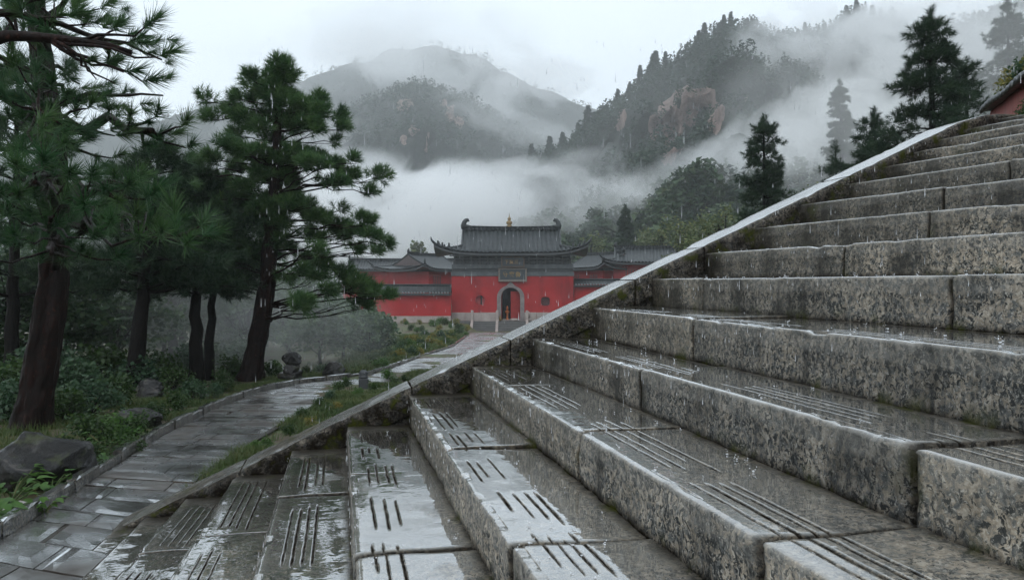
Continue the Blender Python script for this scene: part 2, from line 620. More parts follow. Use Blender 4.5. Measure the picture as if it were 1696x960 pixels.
# ------------------------------------------------------------------ terrain sheet (polar about the stairs, out to the horizon)
def terrain():
    th = np.concatenate([np.linspace(-60, 75, 240), np.linspace(78, 297, 74)])
    th = np.radians(th)
    r = np.concatenate([[0.05], np.geomspace(1.2, 140, 170), np.geomspace(150, 2300, 14)])
    Tt, R = np.meshgrid(th, r, indexing='ij')
    X = R * np.sin(Tt)
    Y = R * np.cos(Tt)
    Z = terrain_z(X, Y)
    P = np.stack([X, Y, Z], -1).reshape(-1, 3)
    P[:, 2] += 0.025 * fbm(P, 1.3, 3, 11) * (np.hypot(P[:, 0], P[:, 1]) < 120)
    nu, nv = X.shape
    fc = grid_faces(nu, nv)
    j = np.arange(nv - 1)
    wrap = np.stack([(nu - 1) * nv + j, (nu - 1) * nv + j + 1, j + 1, j], 1)
    a = NT('wet_earth_and_moss')
    p = a.pos()
    f = a.noise(p, 1.1, 5, 0.65)
    base = a.ramp(f, [(0.30, (.035, .026, .014)), (0.45, (.055, .042, .020)), (0.55, (.050, .070, .018)), (0.72, (.075, .095, .026))])
    base = a.mix(a.ramp(a.noise(p, 9, 4, 0.7), [(0.5, 0.0), (0.75, 0.8)]), base, (.11, .065, .030))
    a.set(Base_Color=base, Roughness=0.7, Normal=a.bump(a.noise(p, 14, 5, 0.7), 0.8, 0.05))
    tag(build('ground', P, [fc[:, ::-1], wrap[:, ::-1]], a.m), kind='structure')


terrain()

# ------------------------------------------------------------------ flagstone path
PL = [(0, 892), (120, 815), (190, 770), (266, 722), (350, 678), (430, 648), (500, 634), (560, 628), (605, 623), (640, 612), (700, 590), (750, 574), (772, 558), (778, 550)]
PR = [(190, 925), (290, 830), (345, 775), (425, 722), (505, 678), (555, 649), (594, 639), (628, 633), (660, 626), (705, 612), (785, 590), (855, 572), (900, 557), (925, 550)]
PLw = np.array([gnd(*p) for p in PL])
PRw = np.array([gnd(*p) for p in PR])
PLw = np.concatenate([PLw[:1] + [(-.6, -5.0, .1)], PLw])
PRw = np.concatenate([PRw[:1] + [(-.3, -5.0, .1)], PRw])


def path_at(t, u):
    """t along (index units), u across 0..1"""
    k = np.arange(len(PLw))
    L = np.stack([np.interp(t, k, PLw[:, i]) for i in range(3)], -1)
    R_ = np.stack([np.interp(t, k, PRw[:, i]) for i in range(3)], -1)
    p = L + (R_ - L) * u
    p[..., 2] = -1.45 - SL * (np.clip(fwd(p[..., 0], p[..., 1]), -20, 76) - 4.5)
    return p


def path():
    r = np.random.default_rng(3)
    mb = MB()
    k = np.arange(len(PLw))
    mid = (PLw + PRw) / 2
    cum = np.concatenate([[0], np.cumsum(np.linalg.norm(np.diff(mid, axis=0), axis=1))])
    s, rows = 0.0, []
    while s < cum[-1]:
        L = r.uniform(0.28, 0.42) if s < 26 else r.uniform(0.8, 1.2)
        rows.append((s, min(s + L, cum[-1])))
        s += L
    dirt_dull = []
    for (a, b) in rows:
        n = r.integers(2, 4)
        cuts = np.sort(r.uniform(0.2, 0.8, n - 1)) if n > 1 else []
        cuts = [0.0, *cuts, 1.0]
        ta, tb = np.interp([a, b], cum, k)
        ta += 0.010 * (tb - ta) / max(.05, b - a) * .6
        tb -= 0.010 * (tb - ta) / max(.05, b - a) * .6
        for u0, u1 in zip(cuts[:-1], cuts[1:]):
            if u1 - u0 < 0.05:
                continue
            dz = r.normal(0, 0.0025)
            tl = r.normal(0, 0.0006, 2)
            nn = 6
            tt, uu = np.meshgrid(np.linspace(ta, tb, nn), np.linspace(u0 + .006, u1 - .006, nn), indexing='ij')
            P = path_at(tt, uu[..., None])
            e = np.minimum.reduce([np.linspace(0, 1, nn)[:, None] + 0 * uu, 1 - np.linspace(0, 1, nn)[:, None] + 0 * uu, np.linspace(0, 1, nn)[None, :] + 0 * uu, 1 - np.linspace(0, 1, nn)[None, :] + 0 * uu])
            P[..., 2] += dz + tl[0] * (uu - .5) + tl[1] * np.linspace(-1, 1, nn)[:, None] - np.where(e < 0.01, 0.006, 0)
            V = P.reshape(-1, 3)
            V[:, 2] += 0.004 * fbm(V, 5, 2, 5)
            fc = grid_faces(nn, nn)[:, ::-1]
            # skirt down into the bed
            ring = [i * nn for i in range(nn)] + [(nn - 1) * nn + j for j in range(1, nn)] + [i * nn + nn - 1 for i in range(nn - 2, -1, -1)] + [j for j in range(nn - 2, 0, -1)]
            W = V[ring].copy()
            W[:, 2] -= 0.05
            m = len(V)
            q = [(ring[i], m + i, m + (i + 1) % len(ring), ring[(i + 1) % len(ring)]) for i in range(len(ring))]
            mb.add(np.concatenate([V, W]), np.concatenate([fc, np.array(q)]))
    a = NT('wet_flagstones')
    p = a.pos()
    v = a.voro(a.scale(p, (2.2, 2.6, 1)), 1.0)
    base = a.ramp(a.sep(v, 0), [(0, (.022, .014, .008)), (0.5, (.036, .025, .016)), (1, (.055, .041, .029))])
    base = a.mix(a.ramp(a.noise(p, 3, 5, 0.65), [(0.42, 0.0), (0.68, 0.8)]), base, (.026, .018, .011))
    base = a.mix(a.ramp(a.noise(p, 30, 4, 0.7), [(0.5, 0.0), (0.8, 0.6)]), base, (.09, .08, .07))
    a.set(Base_Color=base, Roughness=0.5, Normal=a.bump(a.noise(p, 25, 4, 0.7), 0.5, 0.01))
    pud = a.noise(p, 1.3, 3)
    a.b.inputs['Specular IOR Level'].default_value = .2
    wet_film(a, a.bump(a.noise(p, 9, 3, 0.5), 0.16, 0.015), a.ramp(pud, [(0.36, 0.34), (0.62, 0.18)]), a.ramp(pud, [(.36, .10), (.64, .72)]), 1.8)
    tag(mb.build('flagstone_path', a.m, smooth=False), kind='structure')
    # bed of dark silt that shows in the joints
    tt, uu = np.meshgrid(np.linspace(0, len(PLw) - 1, 160), np.linspace(-.04, 1.04, 6), indexing='ij')
    P = path_at(tt, uu[..., None])
    P[..., 2] -= 0.018
    tag(build('path_bed', P.reshape(-1, 3), grid_faces(160, 6)[:, ::-1], simple('dark_silt', (.016, .013, .009), (.035, .028, .018), 5, 0.5)), kind='structure')
    # kerb stones along the outer edge, and flat edging further on
    mb = MB()
    L = cum[-1]
    left = PLw
    cl = np.concatenate([[0], np.cumsum(np.linalg.norm(np.diff(left, axis=0), axis=1))])
    s = 0.0
    while s < cl[-1] - 0.5:
        ln = r.uniform(0.5, 0.8) if s < 24 else r.uniform(1.2, 1.8)
        hgt = 0.085 + r.normal(0, 0.008) if s < 22 else 0.05
        wd = 0.085 if s < 22 else 0.16
        n = 7
        tt = np.interp(np.linspace(s + .006, s + ln - .006, n), cl, k)
        C = path_at(tt, np.zeros((n, 1)))
        T = np.gradient(C, axis=0)
        T /= np.linalg.norm(T, axis=1)[:, None]
        N = np.stack([-T[:, 1], T[:, 0], 0 * T[:, 0]], 1)
        prof = [(0, -.12), (0, hgt - .015), (.012, hgt), (wd - .015, hgt - .003), (wd, hgt - .02), (wd, -.12)]
        j0, j1 = r.normal(0, .006), r.normal(0, .006)
        V = []
        for i in range(n):
            for (u, zz) in prof:
                e = 0.006 if i in (0, n - 1) else 0
                V.append(C[i] + N[i] * (u + j0 + e * (1 if u == 0 else -1)) + np.array((0, 0, zz - e + j1)))
        V = np.array(V)
        V += 0.006 * np.stack([vn(V, 9, 1), vn(V, 9, 2), vn(V, 9, 3)], 1)
        mp = len(prof)
        fc = grid_faces(n, mp)
        caps = [(0, 1, 4, 5), (1, 2, 3, 4)]
        c2 = [tuple((n - 1) * mp + x for x in reversed(c)) for c in caps]
        mb.add(V, np.concatenate([fc, np.array(caps), np.array(c2)]))
        s += ln
    V, fcs = mb.arr()
    km = granite('wet_kerb_stone', True, 0.55, .2, .12, 1.2, 1.8)
    tag(build('kerb', V, fcs, km, smooth=False, attrs={'dirt_dull': np.full(len(V), .25), 'moss': np.full(len(V), .35)}), kind='structure')


path()

# ------------------------------------------------------------------ the flight of steps
stair = empty('stone_staircase', (0, 0, 0), 0, 'wide flight of wet speckled granite steps with chiselled grip grooves, climbing to the right', 'staircase')


def make_step(i):
    X0, Z0, m0 = STEPS[i]
    if i + 1 < len(STEPS):
        X1, Z1, m1 = STEPS[i + 1]
    else:
        X1, Z1, m1 = X0 + 4.0, Z0, m0
    Zb = STEPS[i - 1][1] if i else Z0 - .12
    r = np.random.default_rng(100 + i)
    y0, y1 = (-1.2, 5.14)
    joints = JOINTS.get(i)
    if joints is None:
        joints = []
        y = r.uniform(2.3, 3.0)
        while y > -1:
            joints.append((y, r.uniform(.6, 1.1)))
            y -= r.uniform(1.2, 1.9)
        joints.append((r.uniform(3.5, 4.3), .5))
    else:
        y = joints[0][0] - 1.5
        joints = joints + [(y, 1)]
    # groove groups
    grooves = []
    if 3 <= i <= 10:
        long_ = i in (3, 4, 5, 9, 10) or i == 8
        y = 4.86 - r.uniform(0, .06)
        while y > 0.4:
            ln = r.uniform(.62, 1.0) if long_ else r.uniform(.30, .44)
            if i == 8 and y > 3:
                ln = r.uniform(.5, .7)
            nl = 4 if r.random() < .65 else 3
            off = r.uniform(.055, .095)
            for k in range(nl):
                a = off + k * .040 + r.normal(0, .0045)
                grooves.append((a, y - ln + r.normal(0, .05), y + r.normal(0, .035), r.uniform(.55, 1.1), r.uniform(0, 99)))
            y -= ln + (r.uniform(.13, .2) if not long_ else r.uniform(.16, .4))
    ys = np.arange(y0, y1 + .001, .022)
    extra = [yj + q * s for yj, s in joints for q in (-.05, -.035, -.024, -.016, -.010, -.006, 0, .006, .010, .016, .024, .035, .05)]
    ys = np.unique(np.round(np.concatenate([ys, [e for e in extra if y0 < e < y1]]), 4))
    n = len(ys)
    xa = X0 + m0 * (ys - D)
    xb = X1 + m1 * (ys - D) + .05
    zr = np.linspace(Zb - .06, Z0 - .014, 13)
    off_r = np.zeros(13)
    ang = np.radians([20, 45, 70])
    rad = .009
    noz = [(rad - rad * math.cos(t), Z0 - rad + rad * math.sin(t)) for t in ang]
    tre = np.concatenate([np.arange(.02, .235, .0031), np.arange(.245, 1.0, .022)]) if 3 <= i <= 10 else np.arange(.02, 1.0, .025)
    dep = (xb - xa)
    V = np.zeros((n, 13 + 3 + len(tre), 3))
    V[..., 1] = ys[:, None]
    V[:, :13, 0] = xa[:, None]
    V[:, :13, 2] = zr
    for k, (o, z) in enumerate(noz):
        V[:, 13 + k, 0] = xa + o
        V[:, 13 + k, 2] = z
    last = tre[-1]
    tx = np.where(tre[None, :] < np.minimum(dep - .004, last)[:, None], tre[None, :], dep[:, None] + (tre[None, :] - tre[None, -1]) * .0004)
    V[:, 16:, 0] = xa[:, None] + tx
    V[:, 16:, 2] = Z0
    nc = V.shape[1]
    P = V.reshape(-1, 3)
    dirt_dull = np.zeros((n, nc))
    moss = np.zeros((n, nc))
    # block set: each block sits a little differently
    edges = sorted([-9] + [j[0] for j in joints] + [9])
    blk = np.searchsorted(edges, ys)
    bdx = r.normal(0, .004, 40)[blk]
    bdz = r.normal(0, .0025, 40)[blk]
    bt = r.normal(0, .004, 40)[blk]
    # surface relief
    nA = fbm(P, 11, 4, 20 + i).reshape(n, nc)
    nB = fbm(P, 2.3, 3, 50 + i).reshape(n, nc)
    nC = vn(P, 34, 70 + i).reshape(n, nc)
    V[:, :13, 0] += -.006 * nA[:, :13] - .003 * nC[:, :13] - .003 * nB[:, :13]
    chip = np.clip(fbm(P, 7, 3, 90 + i).reshape(n, nc)[:, 11:19] - .35, 0, 1)
    V[:, 11:19, 2] -= .012 * chip
    V[:, 11:19, 0] += .012 * chip
    V[:, 13:16, 0] += -.003 * nA[:, 13:16]
    V[:, 16:, 2] += 0.0004 * nA[:, 16:] + .0012 * nB[:, 16:]
    V[..., 0] += bdx[:, None]
    V[..., 2] += bdz[:, None] + bt[:, None] * np.clip((V[..., 0] - xa[:, None]) / .4, 0, 1)
    # joints
    for yj, s in joints:
        wob = .012 * np.sin(np.linspace(0, 7, nc) + yj * 9)
        dy = np.abs(ys - yj)
        k = np.clip(1 - (dy / (.030 * s)), 0, 1) ** 2
        deep = (dy < .0075 * s) * 1.0
        V[:, :13, 0] += (.013 * k + .05 * s * deep)[:, None]
        V[:, 13:16, 0] += (.013 * k + .05 * s * deep)[:, None]
        V[:, 13:16, 2] -= (.012 * k + .05 * s * deep)[:, None]
        V[:, 16:, 2] -= (.008 * k + .03 * s * deep)[:, None]
        V[:, 16:24, 2] -= (.010 * k)[:, None] * np.linspace(1, 0, 8)
        V[:, 13:, 1] += (wob[13:] * 1.0)[None, :] * (dy < .06)[:, None] * .6
        dirt_dull = np.maximum(dirt_dull, np.clip(1.3 * deep + 1.2 * k ** .6, 0, 1)[:, None] * np.ones(nc))
        moss[:, :13] = np.maximum(moss[:, :13], np.clip(1 - dy / .09, 0, 1)[:, None] * np.linspace(.9, .3, 13))
    # chiselled grooves
    rel = V[:, 16:, 0] - xa[:, None] - bdx[:, None]
    for (a, g0, g1, wd, ph) in grooves:
        if any(abs(g0 - yj) < .04 for yj, _ in joints):
            g0 += .06
        wob = .0010 * np.sin(ys * 7 + ph) + .0005 * np.sin(ys * 37 + ph * 2) + .0004 * np.sin(ys * 131 + ph)
        prof = np.clip(1 - np.abs(rel - a - wob[:, None]) / (.0066 * wd), 0, 1)
        amp = ss(g0, g0 + .06, ys) * (1 - ss(g1 - .05, g1, ys)) * (.75 + .45 * np.sin(ys * 31 + ph * 3) * np.sin(ys * 77 + ph))
        gq = np.clip(prof * np.clip(amp, 0, 1.2)[:, None] * 1.5, 0, 1)
        V[:, 16:, 2] -= .0055 * gq
        dirt_dull[:, 16:] = np.maximum(dirt_dull[:, 16:], np.clip(gq * 2.2, 0, 1))
    # grime and moss in the inner corner and along the riser foot
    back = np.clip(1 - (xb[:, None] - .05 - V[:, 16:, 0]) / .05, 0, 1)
    dirt_dull[:, 16:] = np.maximum(dirt_dull[:, 16:], .85 * back)
    dirt_dull[:, :13] = np.maximum(dirt_dull[:, :13], np.clip(1 - (V[:, :13, 2] - Zb) / .03, 0, 1))
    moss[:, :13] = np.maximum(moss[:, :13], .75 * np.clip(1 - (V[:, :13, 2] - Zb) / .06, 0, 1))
    moss[:, 16:] = np.maximum(moss[:, 16:], .8 * back)
    far = ss(4.35, 4.95, ys)
    moss = np.maximum(moss, .55 * far[:, None] * np.ones(nc))
    dirt_dull = np.maximum(dirt_dull, .8 * ss(4.7, 5.0, ys)[:, None] * np.ones(nc))
    fc = grid_faces(n, nc)
    bl = r.uniform(.15, 1, 40)[blk]
    worn = np.zeros((n, nc))
    worn[:, 10:13] = .35
    worn[:, 13:16] = .9
    worn[:, 16:] = .8 * np.clip(1 - rel / .05, 0, 1) if i > 3 else .9 * np.clip(1 - rel / .06, 0, 1)
    grime = ss(2.4, 4.9, ys)[:, None] * np.ones(nc) * (1 - .7 * worn)
    build('step', V.reshape(-1, 3), fc, M['tread'], stair, True, {'dirt_dull': dirt_dull.ravel(), 'moss': moss.ravel(), 'block': np.repeat(bl, nc), 'worn': worn.ravel(), 'grime': grime.ravel(), 'dry': np.repeat(np.full(n, 0.) if i < 7 else (.05 if i == 7 else .30) * (1 - ss(2.0, 3.8, ys)), nc)})


for i in range(len(STEPS)):
    make_step(i)


def make_coping():
    """sloping side kerb: slabs laid end to end on top of a solid cheek wall"""
    r = np.random.default_rng(5)
    xs = [-1.36, -.62, .42, 1.06, 1.92, 2.42, 3.55, 4.50, 5.15]
    for k, (a, b) in enumerate(zip(xs[:-1], xs[1:])):
        g = .003
        n = max(10, int((b - a) / .02))
        X = np.linspace(a + (g if k else 0), b - g, n)
        if k == 0:
            X[0] = -1.36
        X[1], X[-2] = X[0] + .006, X[-1] - .006
        zt = COPZ(X) + r.normal(0, .0015) + (X - (a + b) / 2) * r.normal(0, .002)
        yi, yo = 5.0 + r.normal(0, .002), 5.36 + r.normal(0, .004)
        th = .17
        prof = [(yi, -th), (yi, -th * .66), (yi, -th * .33), (yi - .002, -.022), (yi + .006, -.006), (yi + .018, 0)]
        prof += [(y, 0) for y in np.linspace(yi + .05, yo - .05, 12)] + [(yo - .018, 0), (yo - .004, -.008), (yo, -.03), (yo, -th)]
        m = len(prof)
        V = np.zeros((n, m, 3))
        for j, (y, dz) in enumerate(prof):
            V[:, j, 0] = X
            V[:, j, 1] = y
            V[:, j, 2] = zt + dz
        P = V.reshape(-1, 3)
        N1 = fbm(P, 9, 4, 200 + k).reshape(n, m)
        N2 = fbm(P, 3, 2, 220 + k).reshape(n, m)
        low = 1.6 - ss(.2, 1.2, X)[:, None]
        V[..., 2] += (.0018 * N1 + .002 * N2) * low
        V[:, :5, 1] += .006 * N1[:, :5]
        V[:, -3:, 1] += .006 * N1[:, -3:]
        chip = np.clip(fbm(P, 8, 3, 240 + k).reshape(n, m) - .3, 0, 1)
        V[:, 2:7, 2] -= .012 * chip[:, 2:7]
        V[:, -5:-1, 2] -= .02 * chip[:, -5:-1]
        endd = np.minimum(X - X[0], X[-1] - X)
        V[..., 2] -= (.006 * np.clip(1 - endd / .02, 0, 1))[:, None]
        fc = grid_faces(n, m)
        mid = V[[0, -1]][:, [0, -1]].mean(1)
        cap = []
        e0 = [j for j in range(m)]
        V2 = np.concatenate([V.reshape(-1, 3), mid])
        t0 = [(n * m, e0[j + 1], e0[j]) for j in range(m - 1)]
        t1 = [(n * m + 1, (n - 1) * m + j, (n - 1) * m + j + 1) for j in range(m - 1)]
        dirt_dull = np.zeros((n, m))
        dirt_dull[:, :3] = .75
        dirt_dull[:, 3:6] = .55  # inner edge darkened and dulled in the colour to mute its white glint
        moss = np.zeros((n, m))
        moss[:, :5] = .95
        lowm = (1 - ss(-.2, 1.0, X))
        dirt_dull[[0, -1]] = .9
        dirt_dull += (.42 * lowm[:, None] + .10) * (.6 + .8 * np.clip(.5 + fbm(P, 5, 3, 280 + k).reshape(n, m), 0, 1))
        moss[:, 6:] += .55 * lowm[:, None]
        build('coping_slab', V2, [fc, np.array(t0), np.array(t1)], M['coping'], stair, True,
              {'dirt_dull': np.clip(np.append(dirt_dull.ravel(), [1, 1]), 0, 1), 'moss': np.append(moss.ravel(), [0, 0])})
    # cheek wall under the slabs
    X = np.linspace(-1.33, 5.14, 240)
    zt = COPZ(X) - .165
    rows = 9
    V = np.zeros((240, 2 * rows, 3))
    for j in range(rows):
        f = j / (rows - 1)
        V[:, j] = np.stack([X, np.full(240, 5.02), zt - .75 * (1 - f)], 1)
        V[:, 2 * rows - 1 - j] = np.stack([X, np.full(240, 5.33), zt - 1.1 * (1 - f)], 1)
    P = V.reshape(-1, 3)
    V[..., 1] += (.010 * fbm(P, 6, 4, 260)).reshape(240, 2 * rows)
    dirt_dull = np.full((240, 2 * rows), .8)
    moss = np.full((240, 2 * rows), 1.0)
    capV = V.reshape(-1, 3)
    m = 2 * rows
    q0 = [(j + 1, j, m - 1 - j, m - 2 - j) for j in range(rows - 1)]
    q1 = [((239) * m + j, 239 * m + j + 1, 239 * m + m - 2 - j, 239 * m + m - 1 - j) for j in range(rows - 1)]
    build('cheek_wall', capV, [np.concatenate([grid_faces(240, m), np.array(q0), np.array(q1)])], M['coping'], stair, True, {'dirt_dull': dirt_dull.ravel(), 'moss': moss.ravel()})


make_coping()

# ------------------------------------------------------------------ temple
def local(depth, px, py_base):
    """origin of a frame facing the flight, at depth, under pixel px / py_base"""
    p = at(px, py_base, depth)
    return p


def roof_z(x, y, W, Dp, ez, rz, g, tg, lift):
    s = 1 - np.abs(y) / Dp
    ax = np.abs(x)
    t = np.where(ax > g, np.minimum(s, (W - ax) / ((W - g) / tg)), s)
    t = np.clip(t, 0, 1)
    z = ez + (rz - ez) * (0.42 * t + 0.58 * t ** 2.0)
    z = z + lift * np.clip(ax / W, 0, 1) ** 5 * np.clip(np.abs(y) / Dp, 0, 1) ** 3 * (1 - t)
    return z


def add_roof(par, W, Dp, ez, rz, g, tg=.5, lift=1.0, period=.34, fine=True, c=(0, 0, 0), ridge_h=.42, ornaments=True):
    nx = int(2 * W / (period / (6 if fine else 4))) + 1
    ny = 90 if fine else 50
    xs = np.linspace(-W, W, nx)
    xs = np.unique(np.concatenate([xs, [-g - .001, -g + .001, g - .001, g + .001]]))
    ys = np.linspace(-Dp, Dp, ny)
    X, Y = np.meshgrid(xs, ys, indexing='ij')
    Z = roof_z(X, Y, W, Dp, ez, rz, g, tg, lift)
    s = 1 - np.abs(Y) / Dp
    side = (np.abs(X) > g) & ((W - np.abs(X)) / ((W - g) / tg) < s)
    cor = np.where(side, np.abs(np.sin(math.pi * Y / period)), np.abs(np.sin(math.pi * X / period)))
    Z = Z + .15 * cor ** .7
    V = np.stack([X, Y, Z], -1).reshape(-1, 3) + np.array(c)
    V += .012 * np.stack([0 * V[:, 0], 0 * V[:, 0], vn(V, 2.3, 8)], 1)
    rf = build('roof', V, grid_faces(len(xs), ny), M['tile'], par, True)
    # eaves: soffit and fascia below the tiles
    n2, m2 = 81, 25
    x2, y2 = np.meshgrid(np.linspace(-W + .03, W - .03, n2), np.linspace(-Dp + .03, Dp - .03, m2), indexing='ij')
    z2 = roof_z(x2, y2, W, Dp, ez, rz, g, tg, lift) - .05
    lo = z2 - .20
    Va = np.stack([x2, y2, z2], -1).reshape(-1, 3)
    Vb = np.stack([x2, y2, lo], -1).reshape(-1, 3)
    f = grid_faces(n2, m2)
    ring = [i * m2 for i in range(n2)] + [(n2 - 1) * m2 + j for j in range(1, m2)] + [i * m2 + m2 - 1 for i in range(n2 - 2, -1, -1)] + [j for j in range(m2 - 2, 0, -1)]
    q = [(ring[i], ring[(i + 1) % len(ring)], ring[(i + 1) % len(ring)] + n2 * m2, ring[i] + n2 * m2) for i in range(len(ring))]
    build('eaves', np.concatenate([Va, Vb]) + np.array(c), np.concatenate([f[:, ::-1] + n2 * m2, np.array(q)]), M['timber'], par, False)
    # ridges
    mb = MB()
    cc = np.array(c)
    zr = roof_z(np.array([0.]), np.array([0.]), W, Dp, ez, rz, g, tg, lift)[0]
    xr = np.linspace(-g, g, 25)
    sag = .10 * (xr / g) ** 2
    for i in range(24):
        a, b = xr[i], xr[i + 1]
        mb.box(a + c[0], b + c[0], -.17 + c[1], .17 + c[1], zr - .08 + c[2], zr + ridge_h * .72 + sag[i] + c[2])
        mb.box(a + c[0], b + c[0], -.23 + c[1], .23 + c[1], zr + ridge_h * .722 + sag[i] + c[2], zr + ridge_h + sag[i] + c[2])
    th = .13 if fine else .11
    for sx in (-1, 1):
        for sy in (-1, 1):
            # gable edge from the ridge down, then out along the hip to the corner
            s0 = np.linspace(0, 1 - tg, 12)
            P1 = [(sx * (g + .02), sy * Dp * u, 0) for u in s0]
            P2 = [(sx * (g + (W - g) * v), sy * (Dp * (1 - tg) + Dp * tg * v), 0) for v in np.linspace(0, 1, 14)[1:]]
            P = np.array(P1 + P2)
            P[:, 2] = roof_z(P[:, 0] * .9995 if False else np.sign(P[:, 0]) * np.minimum(np.abs(P[:, 0]), W), P[:, 1], W, Dp, ez, rz, g, tg, lift) + .12
            P[:12, 2] = roof_z(np.full(12, sx * (g - .02)), P[:12, 1], W, Dp, ez, rz, g, tg, lift) + .12
            P = np.concatenate([P, P[-1:] + np.array([(sx * .16, sy * .14, .18)]), P[-1:] + np.array([(sx * .24, sy * .2, .50)])])
            R = np.concatenate([np.full(len(P) - 2, th), [th * .8, th * .35]])
            mb.tube(P + cc, R, 8)
            if ornaments:
                for u in (17, 20, 22):
                    b = P[u] + cc
                    mb.lathe([(.02, -.02), (.10, 0), (.13, .16), (.08, .24), (.11, .34), (.03, .46)], b + np.array((0, 0, .06)), 8)
    build_ridge = mb.build('roof_ridge', M['tile'], par, True)
    if ornaments:
        for sx in (-1, 1):
            b = MB()
            # ridge-end dragon: thick curling tail and open jaw
            u = [(0, 0), (.10, .30), (.02, .62), (-.16, .86), (-.34, .92), (-.42, .78), (-.32, .70)]
            P = [((sx * (g - .12) - sx * q[0] * -1 + (0)) + 0, 0, zr + .28 + q[1]) for q in u]
            P = np.array([(sx * (g - .10 + q[0]), 0, zr + .22 + q[1]) for q in u])
            b.tube(P + cc, [.34, .30, .25, .22, .17, .12, .05], 8)
            P = np.array([(sx * (g - .2 - q * .5), 0, zr + .36 + .1 * q) for q in (0, .5, 1)])
            b.tube(P + cc, [.26, .22, .10], 8)
            b.build('ridge_dragon', M['tile'], par, True)
    # gable boards
    for sx in (-1, 1):
        b = MB()
        u = np.linspace(-(1 - tg) * Dp, (1 - tg) * Dp, 17)
        top = roof_z(np.full(17, sx * (g - .02)), u, W, Dp, ez, rz, g, tg, lift) - .03
        zb = roof_z(np.array([sx * (g + .02)]), np.array([0.]), W, Dp, ez, rz, g, tg, lift)[0] - .08
        x0 = sx * (g + .02) + c[0]
        V = [(x0, y + c[1], z + c[2]) for y, z in zip(u, top)] + [(x0, y + c[1], min(zb, z - .02) + c[2]) for y, z in zip(u, top)]
        V += [(x0 + sx * .09, v[1], v[2]) for v in V]
        q = []
        for i in range(16):
            q += [(i, i + 1, 17 + i + 1, 17 + i), (34 + i, 34 + 17 + i, 34 + 17 + i + 1, 34 + i + 1), (i, 34 + i, 35 + i, i + 1)]
        b.add(V, q)
        b.build('gable_board', M['gable'], par)
    return zr


M['gable'] = simple('gable_board_paint', (.055, .040, .040), (.09, .07, .068), 3, 0.6)
M['stairstone'] = simple('forecourt_stone', (.05, .05, .05), (.09, .086, .083), 1.5, 0.4, 0.4, 12, None, 0.4)

KM = 80 / F     # metres per pixel at the gate
TR = -PSI


def glyph_text(txt, name, size, x, y, z, mat, par):
    cu = bpy.data.curves.new('lettering', 'FONT')
    cu.body = txt
    cu.size = size
    cu.align_x = 'CENTER'
    cu.align_y = 'CENTER'
    cu.extrude = 0.02
    cu.offset = size * .022
    cu.space_character = 1.25
    o = bpy.data.objects.new(name, cu)
    COL.objects.link(o)
    dg = bpy.context.evaluated_depsgraph_get()
    me = bpy.data.meshes.new_from_object(o.evaluated_get(dg))
    bpy.data.objects.remove(o)
    me.materials.clear()
    me.materials.append(mat)
    t = bpy.data.objects.new(name, me)
    COL.objects.link(t)
    t.location = (x, y, z)
    t.rotation_euler = (math.pi / 2, 0, 0)
    t.parent = par
    return t


